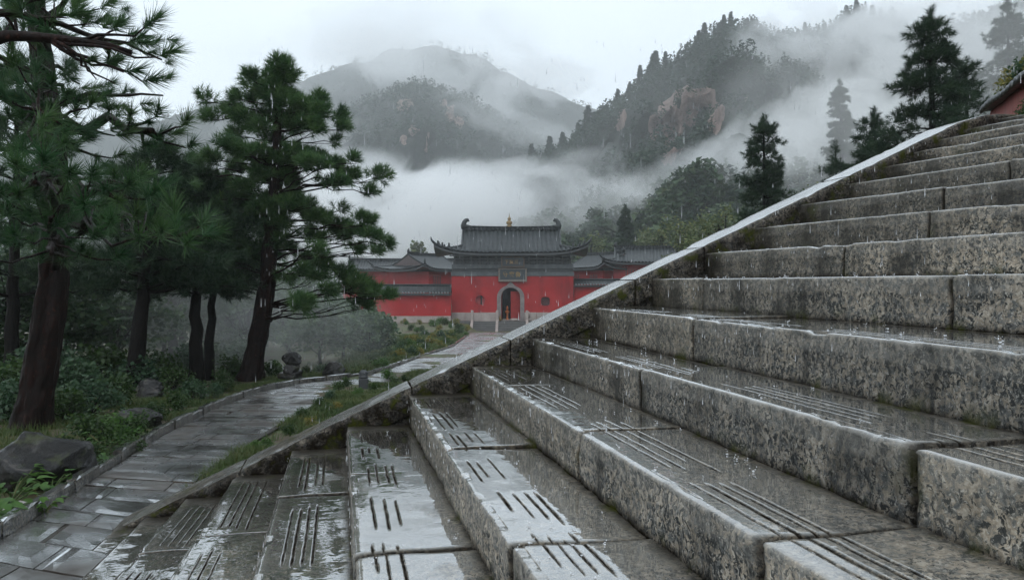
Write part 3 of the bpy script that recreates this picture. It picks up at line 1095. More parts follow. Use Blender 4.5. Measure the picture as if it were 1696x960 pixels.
def gate():
    # local frame: x to the right of the picture, y away from the stairs, z = 0 at the terrace
    g = empty('temple_gate', at(849, 531, 80), TR, 'red temple gatehouse with dark curved tile roof, gilt finial and arched doorway', 'gatehouse')
    hw, dp = 6.2, 5.2
    zb, zt = .86, 4.55
    ax, aw = -.20, .97          # doorway centre and half width
    spring, top = 2.35, 3.38
    # arch outline
    t = np.linspace(0, math.pi, 21)
    inner = [(ax + aw * math.cos(a), spring + (top - spring) * math.sin(a) ** .9) for a in t]
    # front wall in columns of quads round the doorway and the two windows
    holes = [(-3.30, 2.10, .50, 0), (3.35, 1.98, .46, 1)]
    bm_in = [(ax + aw, 0.0)] + inner + [(ax - aw, 0.0)]

    def wall_mesh():
        import bmesh
        from mathutils.geometry import tessellate_polygon
        outer = [(-hw, 0), (hw, 0), (hw, zt), (-hw, zt)]
        hl = []
        arch = [(p[0], max(p[1], .02)) for p in bm_in]
        hl.append(arch)
        for hx, hz, r, k in holes:
            if k == 0:
                hl.append([(hx + r * math.cos(a), hz + r * math.sin(a)) for a in np.linspace(0, 2 * math.pi, 20, endpoint=False)])
            else:
                hl.append([(hx + r * (abs(math.cos(a)) ** .6) * np.sign(math.cos(a)), hz + r * (abs(math.sin(a)) ** .6) * np.sign(math.sin(a))) for a in np.linspace(0, 2 * math.pi, 20, endpoint=False)])
        polys = [[Vector((x, z, 0)) for x, z in outer]] + [[Vector((x, z, 0)) for x, z in h] for h in hl]
        tris = tessellate_polygon(polys)
        flat = [v for p in polys for v in p]
        n = len(flat)
        V = [(v.x, 0, v.y) for v in flat] + [(v.x, .55, v.y) for v in flat]
        T = []
        for a, b, c in tris:
            T += [(a, b, c), (c + n, b + n, a + n)]
        Q, k = [], 0
        for p in polys:
            m = len(p)
            Q += [(k + i, k + (i + 1) % m, n + k + (i + 1) % m, n + k + i) for i in range(m)]
            k += m
        mb = MB().add(V, Q, T)
        mb.box(-hw, -hw + .5, .55, dp, 0, zt)
        mb.box(hw - .5, hw, .55, dp, 0, zt)
        mb.box(-hw + .5, hw - .5, dp - .5, dp, 0, zt)
        mb.box(-hw + .5, hw - .5, .55, dp - .5, zt - .2, zt - .02)
        return mb
    wall_mesh().build('wall', M['red'], g)
    # pale stone base each side of the doorway
    for a, b in ((-hw - .08, ax - aw - .42), (ax + aw + .42, hw + .08)):
        mb = MB()
        x = a
        while x < b - .05:
            w_ = min(random.uniform(1.2, 1.9), b - x)
            mb.box(x + .008, x + w_ - .008, -.09, .04, 0, zb + random.uniform(-.02, .02), .02)
            x += w_
        mb.build('plinth', M['plinth'], g)
    # arch surround, ogee-pointed
    n = 25
    t = np.linspace(0, math.pi, n)
    so, ow = spring + .0, aw + .42
    pin = [(ax + aw, 0)] + [(ax + aw * math.cos(a), spring + (top - spring) * math.sin(a) ** .9) for a in t] + [(ax - aw, 0)]
    pout = [(ax + ow, 0)] + [(ax + ow * math.cos(a), spring + (top + .22 - spring) * math.sin(a) ** .9 + .36 * math.exp(-((a - math.pi / 2) / .22) ** 2)) for a in t] + [(ax - ow, 0)]
    V, Q = [], []
    m = len(pin)
    for y in (-.12, .05):
        V += [(p[0], y, p[1]) for p in pin] + [(p[0], y, p[1]) for p in pout]
    for i in range(m - 1):
        Q += [(i, i + 1, m + i + 1, m + i), (m + i, m + i + 1, 3 * m + i + 1, 3 * m + i), (i, 2 * m + i, 2 * m + i + 1, i + 1)]
    MB().add(V, Q).build('arch_surround', M['archstone'], g)
    # passage behind the doorway and the red leaf standing open
    b = MB()
    b.box(ax - 1.4, ax - aw - .02, .56, 4.4, 0, 3.9).box(ax + aw + .02, ax + 1.4, .56, 4.4, 0, 3.9).box(ax - 1.4, ax + 1.4, 4.41, 4.6, 0, 3.9).box(ax - 1.4, ax + 1.4, .56, 4.4, 3.91, 4.1)
    b.build('passage', M['dark'], g)
    Mx = Matrix.Translation((ax + aw - .03, .62, 0)) @ Matrix.Rotation(math.radians(200), 4, 'Z')
    d = MB().box(0, 1.0, 0, .09, .06, 3.0, .01, Mx)
    for q in range(5):
        d.box(.06, .94, -.025, -.002, .25 + q * .56, .29 + q * .56, 0, Mx)
    door = d.build('door', M['door'], g)
    Mx2 = Matrix.Translation((ax - aw + .03, .62, 0)) @ Matrix.Rotation(math.radians(84), 4, 'Z')
    MB().box(0, 1.0, 0, .09, .06, 3.0, .01, Mx2).build('door', M['door'], g)
    # windows: set-back panels with a slot
    for hx, hz, r, k in holes:
        b = MB().box(hx - r - .05, hx + r + .05, .30, .36, hz - r - .05, hz + r + .05)
        wn = b.build('window', M['winred'] if k == 0 else M['windark'], g)
        s = MB()
        if k == 0:
            s.box(hx + .02, hx + .17, .24, .297, hz - r * .9, hz + r * .9)
        else:
            for q in range(-3, 4):
                s.box(hx + q * .12 - .02, hx + q * .12 + .02, .24, .297, hz - r, hz + r)
        s.build('lattice', M['dark'] if k == 0 else M['timber'], wn)
    # grey entablature over the red wall
    b = MB().box(-hw - .06, hw + .06, -.10, dp + .06, zt + .003, zt + .42, .02)
    x = -hw
    b.build('frieze', M['greybrick'], g)
    MB().box(-hw + .05, hw - .05, .02, dp - .05, zt + .423, zt + .74).build('beam', M['timber'], g)
    MB().box(-hw + .0, hw - .0, -.14, dp, zt + .743, zt + 1.22, .03).build('frieze', M['greybrick'], g)
    MB().box(-hw + .2, hw - .2, .1, dp - .1, zt + 1.223, 7.3).build('upper_wall', M['timber'], g)
    # bracket sets under the eaves
    pm = None
    for q in range(15):
        x = -hw + .35 + q * (2 * hw - .7) / 14
        b = MB()
        b.box(-.11, .11, -.06, .2, 0, .16, .01).box(-.30, .30, -.16, .0, .163, .30, .02).box(-.10, .10, -.62, .1, .303, .44, .02).box(-.42, .42, -.50, -.34, .443, .60, .02).box(-.09, .09, -1.05, 0, .603, .75, .02).box(-.5, .5, -.98, -.82, .753, .9, .02)
        if pm is None:
            pm = b.build('bracket', M['greydark'], g)
            o = pm
        else:
            o = pm.copy()
            COL.objects.link(o)
        o.location = (x, 0.02, zt + 1.23)
    # pale panels between them
    for q in range(14):
        x = -hw + .35 + (q + .5) * (2 * hw - .7) / 14
        if abs(x - .3) < 1.5:
            continue
        MB().box(x - .22, x + .22, .05, .097, zt + 1.24, zt + 1.62, .02).build('bracket_panel', M['greybrick'], g)
    add_roof(g, 7.75, 4.1, 6.85, 9.35, 5.0, .42, .95, .46, True, (-.15, dp / 2 - .2, 0))
    # gilt finial
    MB().lathe([(.0, 0), (.30, 0), (.32, .12), (.16, .18), (.30, .34), (.33, .50), (.20, .64), (.10, .70), (.20, .80), (.18, .92), (.06, 1.02), (.03, 1.35), (0, 1.5)], (-.35, dp / 2 - .2, 9.72), 14).build('finial', M['gold'], g, True)
    # plaques
    pz = (531 - 456) * KM
    f = MB()
    x0, x1, z0, z1 = -1.45, 1.45, 3.98, 5.36
    f.box(x0, x1, -.34, -.20, z0, z0 + .20, .02).box(x0, x1, -.34, -.20, z1 - .14, z1, .02).box(x0, x0 + .17, -.335, -.20, z0 + .203, z1 - .143, .02).box(x1 - .17, x1, -.335, -.20, z0 + .203, z1 - .143, .02)
    pq = f.build('plaque_frame', M['framewood'], g)
    MB().box(x0 + .1, x1 - .1, -.26, -.16, z0 + .1, z1 - .05).build('plaque_board', M['board'], pq)
    glyph_text('守家鲁', 'lettering', .56, -.08, -.275, (z0 + z1) / 2 + .02, M['gold'], pq)
    f = MB()
    x0, x1, z0, z1 = -1.15, 1.20, 5.46, 6.50
    Mt = Matrix.Translation((0, -.75, 0)) @ Matrix.Rotation(math.radians(-10), 4, 'X') @ Matrix.Translation((0, .75, 0))
    f = MB().box(x0, x1, -.62, -.50, z1 - .10, z1, .01).box(x0, x1, -.62, -.50, z0, z0 + .08, .01).box(x0, x0 + .10, -.615, -.50, z0 + .083, z1 - .103, .01).box(x1 - .10, x1, -.615, -.50, z0 + .083, z1 - .103, .01)
    pq = f.build('plaque_frame', M['framedark'], g)
    MB().box(x0 + .05, x1 - .05, -.56, -.46, z0 + .05, z1 - .05).build('plaque_board', M['board'], pq)
    glyph_text('下嵩三', 'lettering', .44, -.12, -.575, (z0 + z1) / 2 - .03, M['goldold'], pq)
    # threshold
    MB().box(ax - aw, ax + aw, -.02, .5, 0.0, .10, .02).build('threshold', M['archstone'], g)
    return g


M['winred'] = simple('recessed_red', (.20, .018, .018), (.27, .03, .028), 3, 0.6)
M['windark'] = simple('recessed_dark', (.10, .015, .016), (.14, .02, .02), 3, 0.6)
M['greydark'] = simple('bracket_paint', (.05, .055, .06), (.10, .105, .11), 5, 0.6)
M['framedark'] = simple('old_frame', (.12, .075, .05), (.18, .12, .085), 6, 0.6)
M['goldold'] = simple('worn_gilt', (.24, .14, .06), (.36, .22, .09), 9, 0.5)
gate()


def terrace_stairs():
    t = empty('terrace_stairs', at(849, 531, 80), TR, 'low flight of dark stone steps with pale ramp stones below the arched doorway', 'steps')
    n, rise, run = 7, .155, .42
    fx = MB()
    for k in range(n):
        fx.box(-3.95, 2.6, -1.30 - run * (k + 1), -1.30 - run * k + (.0 if k else 0), -1.30, -.0 - rise * (k + 1) + rise * .0, .015)
    fx.build('step', M['stairstone'], t)
    MB().box(-6.4, 6.4, -1.29, -.13, -1.30, -.004, .02).build('landing', M['stairstone'], t)
    for x in (-4.05, -1.55, 1.45):
        L = run * n
        poly = [(-1.2, .18), (-1.3 - L, -rise * n + .12), (-1.3 - L, -1.30), (-1.2, -1.30)]
        Mx = Matrix.Rotation(math.radians(90), 4, 'Z')
        b = MB()
        V = [(xx, p[0], p[1]) for xx in (x - .13, x + .13) for p in poly]
        b.add(V, [(0, 1, 2, 3), (7, 6, 5, 4), (0, 4, 5, 1), (1, 5, 6, 2), (2, 6, 7, 3), (3, 7, 4, 0)])
        b.build('ramp_stone', M['plinth'], t)
        MB().box(x - .14, x + .14, -1.32, -1.04, -.002, .92, .03).lathe([(.0, 0), (.13, 0), (.15, .08), (.12, .17), (0, .2)], (x, -1.18, .922), 10).build('newel', M['plinth'], t)
    MB().box(-3.90, -1.70, -1.25, -1.10, .0, .80, .03).build('parapet', M['plinth'], t)
    return t


terrace_stairs()


def perimeter_wall(px0, px1, top, capb, redb, base, depth, label, label_rng=None):
    """red wall with a tiled cap and stone footing; pixels give its extent"""
    o = at((px0 + px1) / 2, base, depth)
    k = depth / F
    hwid = (px1 - px0) / 2 * k
    h = lambda y: (base - y) * k
    w_ = empty('perimeter_wall', o, TR, label, 'wall', 'red perimeter walls of the temple')
    MB().box(-hwid, hwid, 0, .6, h(redb), h(capb) + .1).build('plaster', M['red'], w_)
    mb = MB()
    x = -hwid
    while x < hwid - .1:
        a = min(random.uniform(.8, 1.8), hwid - x)
        mb.box(x + .006, x + a - .006, -.10, .7, -.5, h(redb) - .004 + random.uniform(-.02, .0), .02)
        x += a
    mb.build('footing', M['plinth'], w_)
    # cap: two tiled slopes, a ridge roll and round tile ends
    zc, zt = h(capb), h(top)
    nx = int(2 * hwid / .05)
    X, Y = np.meshgrid(np.linspace(-hwid, hwid, nx), np.linspace(-.5, 1.1, 15), indexing='ij')
    Z = zc + .22 + (zt - zc - .36) * (1 - np.abs(Y - .3) / .8) ** 1.1 + .05 * np.abs(np.sin(math.pi * X / .3)) ** .6
    V = np.stack([X, Y, Z], -1).reshape(-1, 3)
    build('cap_tiles', V, grid_faces(nx, 15), M['tile'], w_, True)
    MB().box(-hwid, hwid, -.44, 1.04, zc + .0, zc + .19, .02).build('cap_course', M['timber'], w_)
    rb = MB().box(-hwid, hwid, .16, .44, zt - .17, zt, .05)
    rb.build('cap_ridge', M['tile'], w_)
    e = MB()
    for q in range(int(2 * hwid / .3)):
        x = -hwid + .15 + q * .3
        if random.random() < .9:
            e.tube([(x, -.55, zc + .25), (x, -.44, zc + .27)], .085, 8)
    e.build('tile_ends', M['tile_edge'], w_)
    return w_


perimeter_wall(596, 747, 470, 489, 523, 533, 78.5, 'long red wall with dark tiled cap and pale footing, joining the gatehouse beside the pines')
perimeter_wall(951, 1130, 461, 475, 514, 528, 80.5, 'red wall with dark tiled cap running from the gatehouse behind the sloping stone coping')


def hall(name, px, base, depth, rz, hw, hd, wz, ez, rzz, W, Dp, g, tg, lift, label, cat='hall', wall='red'):
    o = at(px, base, depth)
    h = empty(name, o, TR + rz, label, cat, 'halls behind the temple wall')
    MB().box(-hw, hw, -hd, hd, -2.5, wz).build('wall', M['red'], h)
    MB().box(-hw - .03, hw + .03, -hd - .03, hd + .03, wz + .003, wz + .45).build('beam', M['timber'], h)
    for k in range(2):
        x = (-.55, .5)[k] * hw
        wn = MB().box(x - .8, x + .8, -hd - .06, -hd - .003, -1.5, wz - .4, .02).build('window' if k else 'door', M['door'], h)
        lt = MB()
        for q in range(5):
            lt.box(x - .7 + q * .33, x - .62 + q * .33, -hd - .10, -hd - .063, -1.4, wz - .5)
        lt.build('lattice', M['timber'], wn)
    add_roof(h, W, Dp, ez, rzz, g, tg, lift, .40, False, (0, 0, 0), .32, False)
    for sx in (-1, 1):
        MB().tube([(sx * (g - .05), 0, rzz + .2), (sx * (g + .05), 0, rzz + .55), (sx * (g - .12), 0, rzz + .8)], [.2, .15, .05], 8).build('ridge_end', M['tile'], h, True)
    return h


hall('side_hall', 705, 470, 100, math.radians(58), 3.6, 3.3, 1.5, 1.75, 3.6, 5.6, 4.3, 3.4, .38, .7, 'red side hall whose grey roof turns its gable to the pines, left of the gatehouse')
hall('side_hall', 668, 470, 118, math.radians(4), 8.5, 3.0, 1.8, 2.05, 3.5, 10, 4.2, 8.0, .4, .6, 'long low red hall half faded in mist behind the pine branch tips')
hall('side_hall', 1002, 472, 98, math.radians(-58), 3.5, 3.1, 1.75, 2.05, 3.8, 5.2, 4.3, 3.6, .36, .7, 'red hall with pale shining grey roof slope immediately right of the gatehouse')
hall('side_hall', 1082, 472, 96, math.radians(-8), 4.8, 3.2, 2.4, 2.65, 4.5, 6.2, 4.4, 4.6, .36, .6, 'red hall with straight dark ridge rising just above the sloping stone coping')


def small_temple_things():
    g = at(849, 531, 80)
    R = Matrix.Rotation(TR, 3, 'Z')

    def loc(x, y, z):
        return Vector(g) + R @ Vector((x, y, z))
    # drum stones flanking the doorway
    for x, lab in ((-1.60, 'round pale drum stone left of the arched doorway'), (1.62, 'round pale drum stone right of the arched doorway')):
        t = empty('drum_stone', loc(x, -.55, .0), TR, lab, 'drum stone', 'drum stones at the gate')
        MB().box(-.22, .22, -.30, .30, 0, .28, .03).build('base', M['plinth'], t)
        Mx = Matrix.Translation((0, 0, .62)) @ Matrix.Rotation(math.pi / 2, 4, 'Y')
        b = MB().lathe([(0, -.14), (.26, -.14), (.33, -.08), (.33, .08), (.26, .14), (0, .14)], (0, 0, 0), 18)
        V = np.concatenate(b.V) @ np.array(Mx)[:3, :3].T + np.array(Mx)[:3, 3]
        b.V = [V]
        b.build('drum', M['plinth'], t, True)
    # incense burner and candle inside the passage, mat on the threshold
    t = empty('incense_stand', loc(-.55, .9, .0), TR, 'orange lacquered incense stand glimpsed inside the dark doorway', 'incense stand')
    MB().lathe([(0, 0), (.24, 0), (.22, .10), (.10, .18), (.10, .70), (.2, .8), (.22, .95), (.12, 1.0)], (0, 0, 0.0), 12).build('stem', M['orange'], t, True)
    MB().lathe([(.05, 0), (.10, .02), (.11, .32), (.03, .5), (0, .52)], (0, 0, 1.0), 10).build('lamp_cover', M['orange'], t, True)
    t = empty('gilt_jar', loc(-1.27, -.62, .0), TR, 'small gilt jar on the landing by the foot of the arch', 'jar')
    MB().lathe([(0, 0), (.12, 0), (.17, .16), (.14, .34), (.07, .42), (.10, .5), (.02, .62), (0, .63)], (0, 0, 0), 12).build('body', M['gold'], t, True)
    t = empty('prayer_cushion', loc(.18, -.35, 0.0), TR, 'pale round prayer cushion lying in front of the threshold', 'cushion')
    MB().lathe([(0, 0), (.36, 0), (.44, .08), (.42, .2), (.3, .26), (0, .27)], (0, 0, 0), 18).build('cushion', M['plinth'], t, True)


small_temple_things()

# ------------------------------------------------------------------ mountains
def interp_crest(pts, n):
    pts = np.array(pts, float)
    s = np.concatenate([[0], np.cumsum(np.abs(np.diff(pts[:, 0])) + .3 * np.abs(np.diff(pts[:, 1])))])
    u = np.linspace(0, s[-1], n)
    return np.stack([np.interp(u, s, pts[:, i]) for i in range(3)], 1)


def project(P):
    d = P @ FW
    return CX + F * (P @ RT) / d, CY - F * (P @ UP) / d


def mountain(name, crest, front, seed, rough, mat, n=260, m=150, label=None, pw=1.25, zfoot=-8, cliffs=()):
    """crest: (px, py, distance) along the skyline; slope comes down towards the valley over `front` metres"""
    C = interp_crest(crest, n)
    top = np.array([at(*c) for c in C])
    dirn = np.stack([top[:, 0], top[:, 1], 0 * top[:, 0]], 1)
    dirn /= np.linalg.norm(dirn, axis=1)[:, None]
    t = np.concatenate([np.linspace(-.45, 0, 24)[:-1], np.linspace(0, 1, m) ** 1.1])
    V = np.zeros((n, len(t), 3))
    for j, tt in enumerate(t):
        if tt < 0:
            V[:, j] = top - dirn * front * tt * 1.0
            V[:, j, 2] = top[:, 2] + (zfoot - top[:, 2]) * (-tt / .45) ** 1.2
        else:
            V[:, j] = top - dirn * front * tt
            V[:, j, 2] = zfoot + (top[:, 2] - zfoot) * (1 - tt) ** pw
    P = V.reshape(-1, 3)
    T = np.broadcast_to(t, (n, len(t))).reshape(-1)
    w_ = ss(0.0, .25, np.abs(T)) * (1 - ss(.85, 1.0, np.abs(T)))
    ridged = 1 - np.abs(fbm(P * np.array((1, 1, .35)), 1 / (rough * 3.2), 4, seed)) * 1.6
    fine = fbm(P, 1 / (rough * .7), 4, seed + 9)
    dn = np.repeat(dirn, len(t), axis=0)
    P = P - dn * (rough * 1.1 * (ridged - .4) * w_)[:, None]
    P[:, 2] += rough * .45 * (ridged - .5) * w_ + rough * .30 * fine * (w_ + .35)
    # bare rock faces: steep scars with broken edges
    px, py = project(P)
    bare = np.zeros(len(P))
    nz = .85 * fbm(P * np.array((1, 1, .5)), 1 / (rough * 1.2), 4, seed + 21)
    for (x, y, rx, ry) in cliffs:
        q = 1.15 - np.hypot((px - x) / rx, (py - y) / ry) + nz
        bare = np.maximum(bare, np.clip(q * 2.2, 0, 1) * (T > .012))
    P = P - dn * (bare * rough * .30 * (1 + fbm(P * np.array((1, 1, .25)), 1 / (rough * .35), 3, seed + 5)))[:, None]
    o = build(name, P, grid_faces(n, len(t))[:, ::-1], mat, None, True, {'bare': bare})
    tag(o, kind='structure')
    return P.reshape(n, len(t), 3), t, bare.reshape(n, len(t))


def rock_mat(name, red, green, amount, z0, seed):
    a = NT(name)
    p = a.pos()
    g = a.n('ShaderNodeNewGeometry').outputs['Normal']
    f = a.noise(a.scale(p, (1, 1, .35)), .05, 6, 0.65)
    crag = a.noise(a.scale(p, (1, 1, .2)), .28, 5, 0.7)
    rc = a.ramp(crag, [(0.3, tuple(c * .35 for c in red)), (0.5, red), (0.7, tuple(min(1, c * 1.5) for c in red))])
    gr = a.ramp(a.noise(p, .35, 5, 0.65), [(0.3, tuple(c * .5 for c in green)), (0.7, green)])
    fac = a.ramp(a.math('ADD', a.attr('bare'), a.math('MULTIPLY', a.math('SUBTRACT', crag, .5), 2.4)), [(.42, 0.0), (.5, 1.0)])
    a.set(Base_Color=a.mix(fac, gr, rc), Roughness=0.8, Normal=a.bump(a.math('ADD', crag, a.noise(p, 1.2, 4, .7)), 1.0, 1.5))
    return a.m


RM = rock_mat('pink_crag_and_scrub', (.26, .185, .16), (.018, .032, .020), .66, 0, 1)
RIGHT = [(840, 300, 300), (872, 274, 292), (930, 246, 285), (985, 203, 275), (1040, 162, 265), (1090, 118, 258), (1130, 95, 252), (1165, 72, 248), (1200, 52, 245),
         (1232, 46, 244), (1262, 58, 244), (1300, 64, 246), (1350, 60, 250), (1390, 38, 256), (1425, 22, 262), (1462, 34, 270), (1510, 55, 276), (1600, 40, 270), (1720, 0, 250), (1900, -60, 240)]
MIDM = [(150, 400, 540), (380, 300, 520), (470, 225, 520), (520, 190, 515), (575, 185, 510), (620, 165, 505), (662, 148, 500), (682, 136, 500), (708, 138, 502), (735, 152, 505), (770, 165, 510), (820, 190, 515), (880, 225, 520), (940, 265, 520), (1020, 310, 520)]
BACK = [(-500, 330, 960), (-200, 300, 940), (60, 240, 920), (300, 190, 900), (420, 150, 890), (500, 132, 880), (560, 112, 870), (640, 88, 860), (720, 72, 850), (790, 92, 850), (830, 120, 850), (870, 133, 855), (900, 152, 860), (960, 170, 865), (1000, 190, 870), (1080, 215, 880), (1250, 240, 900)]
PR_, tR, bR = mountain('mountain', RIGHT, 165, 31, 9, RM, 380, 190, pw=1.15, cliffs=[(1114, 205, 15, 38), (1140, 182, 14, 26), (1168, 165, 20, 14), (1105, 258, 10, 18), (1185, 190, 10, 24), (1030, 200, 8, 16), (1085, 215, 8, 16)])
PM_, tM, bM = mountain('mountain', MIDM, 240, 47, 15, RM, 300, 160, pw=1.2, cliffs=[(670, 172, 9, 8), (745, 190, 9, 14), (760, 203, 7, 9), (685, 217, 8, 6), (734, 172, 7, 8), (708, 228, 4, 5), (668, 232, 5, 6), (706, 250, 4, 6)])
PB_, tB, bB = mountain('mountain', BACK, 330, 61, 36, RM, 260, 110, pw=1.2)


# ------------------------------------------------------------------ far woods, one mass of tree-shaped crowns per mountain
def wood_arrays(P, hts, nleaf, seed, conifer=.6):
    r = np.random.default_rng(seed)
    N = len(P)
    con = r.random(N) < conifer
    u = r.random((N, nleaf))
    ang = r.random((N, nleaf)) * 2 * math.pi
    hgt = np.where(con[:, None], u, .25 + .75 * u)
    prof = np.where(con[:, None], .26 * (1 - u) * (.75 + .5 * ((u * 5) % 1)), .42 * np.sqrt(np.clip(1 - (2 * u - 1) ** 2, 0.02, 1)))
    rr = prof * (0.55 + .5 * r.random((N, nleaf)))
    H = hts[:, None]
    C = np.stack([P[:, None, 0] + H * rr * np.cos(ang), P[:, None, 1] + H * rr * np.sin(ang), P[:, None, 2] + H * hgt], -1)
    sz = H * np.where(con[:, None], .10, .15) * (0.6 + .8 * r.random((N, nleaf)))
    a = r.normal(size=(N, nleaf, 3))
    a[..., 2] *= .5
    a /= np.linalg.norm(a, axis=-1, keepdims=True)
    b = np.cross(a, r.normal(size=(N, nleaf, 3)))
    b /= np.linalg.norm(b, axis=-1, keepdims=True)
    V = np.stack([C - sz[..., None] * a, C + sz[..., None] * b * .8, C + sz[..., None] * a], 2).reshape(-1, 3)
    return V, np.arange(len(V)).reshape(-1, 3)


def scatter(P, t, N, seed, tlo=.0, thi=1.0, bare=None):
    r = np.random.default_rng(seed)
    n = P.shape[0]
    idx = np.where((t >= tlo) & (t <= thi))[0]
    i = r.integers(0, n - 1, N)
    j = idx[r.integers(0, len(idx) - 1, N)]
    f = r.random((N, 1))
    p = P[i, j] * (1 - f) + P[i + 1, np.minimum(j + 1, P.shape[1] - 1)] * f
    q = fbm(p * np.array((1, 1, .6)), 1 / 26, 3, seed + 3)
    k = q > -.5
    if bare is not None:
        k &= (bare[i, j] + r.normal(0, .15, N) < .40) | (r.random(N) < .16)
    return p[k]


M['far_wood'] = leafmat('far_forest', (.015, .038, .024), (.028, .056, .031), (.050, .075, .036), .08, .6, .1)
M['near_wood'] = leafmat('hill_forest', (.030, .062, .030), (.055, .088, .036), (.09, .11, .045), .06, .6, .15)
p = scatter(PR_, tR, 15000, 5, -.05, .8, bR)
V1, f1 = wood_arrays(p, np.random.default_rng(1).uniform(2.0, 4.8, len(p)), 30, 2, .85)
tag(build('forest', V1, f1, M['far_wood'], None, False), kind='stuff')
p = scatter(PR_, tR, 2600, 6, .6, 1.0)
V1, f1 = wood_arrays(p, np.random.default_rng(2).uniform(2.5, 5, len(p)), 60, 3, .3)
tag(build('forest', V1, f1, M['near_wood'], None, False), kind='stuff')
p = scatter(PM_, tM, 12000, 7, -.05, .9, bM)
V1, f1 = wood_arrays(p, np.random.default_rng(3).uniform(3, 6.5, len(p)), 16, 4, .4)
tag(build('forest', V1, f1, M['far_wood'], None, False), kind='stuff')
p = scatter(PB_, tB, 6000, 8, -.05, .9)
V1, f1 = wood_arrays(p, np.random.default_rng(4).uniform(5, 9, len(p)), 22, 5, .4)
tag(build('forest', V1, f1, M['far_wood'], None, False), kind='stuff')

# ------------------------------------------------------------------ air: even haze, and banks of mist in the valley
def haze():
    b = MB().box(-700, 850, -60, 1150, -90, 330)
    o = b.build('haze', None)
    m = bpy.data.materials.new('haze_air')
    m.use_nodes = True
    t = m.node_tree
    t.nodes.clear()
    ou = t.nodes.new('ShaderNodeOutputMaterial')
    v = t.nodes.new('ShaderNodeVolumePrincipled')
    v.inputs['Color'].default_value = (.93, .96, .98, 1)
    v.inputs['Density'].default_value = HAZE
    v.inputs['Anisotropy'].default_value = 0.0
    t.links.new(v.outputs[0], ou.inputs['Volume'])
    o.data.materials.append(m)
    tag(o, kind='stuff')


HAZE = 0.0006
haze()


def mist(c, size, dens, seed, nscale, rot=(0, 0, 0), thr=.44, soft=.16, edge=.9):
    """an irregular bank of cloud: a rounded body whose density follows billowing noise and dies out towards its edge"""
    import bmesh
    bm = bmesh.new()
    bmesh.ops.create_icosphere(bm, subdivisions=3, radius=1)
    me = bpy.data.meshes.new('mist')
    bm.to_mesh(me)
    bm.free()
    o = bpy.data.objects.new('mist', me)
    COL.objects.link(o)
    o.location = c
    o.scale = size
    o.rotation_euler = rot
    m = bpy.data.materials.new('mist_bank')
    m.use_nodes = True
    a = NT.__new__(NT)
    a.m, a.t = m, m.node_tree
    a.t.nodes.clear()
    ou = a.n('ShaderNodeOutputMaterial')
    v = a.n('ShaderNodeVolumePrincipled')
    p = a.pos()
    ob = a.obj()
    ln = a.n('ShaderNodeVectorMath', operation='LENGTH')
    a.t.links.new(ob, ln.inputs[0])
    nz = a.noise(a.scale(p, (1, 1, 1.35)), nscale * 1.5, 5, 0.6, 1.0)
    # noise lifted in the core and sunk at the rim
    r2 = a.math('MULTIPLY', ln.outputs['Value'], ln.outputs['Value'])
    core = a.math('SUBTRACT', 1.0, r2, True)
    nz = a.math('ADD', a.math('MULTIPLY', a.math('SUBTRACT', nz, .5), 2.1), .5)
    val = a.math('ADD', nz, a.math('MULTIPLY', a.math('SUBTRACT', core, .55), .55 * edge))
    mr = a.n('ShaderNodeMapRange')
    mr.interpolation_type = 'SMOOTHSTEP'
    a.t.links.new(val, mr.inputs['Value'])
    mr.inputs['From Min'].default_value = thr
    mr.inputs['From Max'].default_value = thr + soft
    mr.inputs['To Max'].default_value = dens
    d = a.math('MULTIPLY', mr.outputs[0], a.ramp(core, [(0.0, 0.0), (0.30, 1.0)]))
    a.t.links.new(d, v.inputs['Density'])
    v.inputs['Color'].default_value = (.985, .992, 1, 1)
    a.t.links.new(v.outputs[0], ou.inputs['Volume'])
    me.materials.append(m)
    tag(o, kind='stuff')
    return o


# valley cloud behind the temple
mist(at(740, 368, 185), (62, 34, 17), .029, 1, .030, (0, 0, TR), .36, .22)
mist(at(930, 335, 170), (44, 24, 12), .021, 12, .036, (0, 0, TR), .38, .22)
mist(at(1090, 330, 150), (36, 20, 11), .020, 2, .040, (0, 0, TR), .38, .22)
mist(at(590, 372, 210), (55, 40, 22), .040, 2, .026, (0, 0, TR), .34, .22)
mist(at(1250, 190, 195), (90, 26, 60), .0030, 22, .012, (0, 0, TR), .0, .9)
# torn streak climbing in front of the right-hand crag
mist(at(1320, 225, 165), (40, 16, 10.5), .05, 3, .042, (0, math.radians(-28), TR), .38, .22)
mist(at(1210, 300, 145), (28, 14, 9), .04, 4, .05, (0, math.radians(-12), TR), .38, .22)
mist(at(1420, 190, 120), (22, 14, 8), .045, 14, .06, (0, math.radians(-20), TR), .38, .22)
# veil over the right-hand summit
mist(at(1440, 80, 215), (44, 22, 15), .055, 5, .035, (0, 0, TR), .36, .24)
mist(at(1620, 60, 190), (40, 22, 16), .035, 15, .04, (0, 0, TR), .36, .24)
# cloud round the middle and far summits
mist(at(600, 100, 470), (100, 60, 30), .003, 6, .013, (0, 0, TR), .34, .25)
mist(at(890, 220, 460), (75, 40, 13), .012, 7, .018, (0, math.radians(18), TR), .40, .2)
mist(at(790, 125, 600), (120, 50, 34), .016, 8, .012, (0, math.radians(10), TR), .38, .22)
mist(at(480, 290, 430), (50, 60, 60), .009, 9, .016, (0, 0, TR), .33, .25)
mist(at(690, 60, 700), (130, 60, 40), .012, 19, .010, (0, 0, TR), .1, .7)
mist(at(800, 170, 420), (200, 60, 60), .0009, 20, .006, (0, 0, TR), .0, .8)
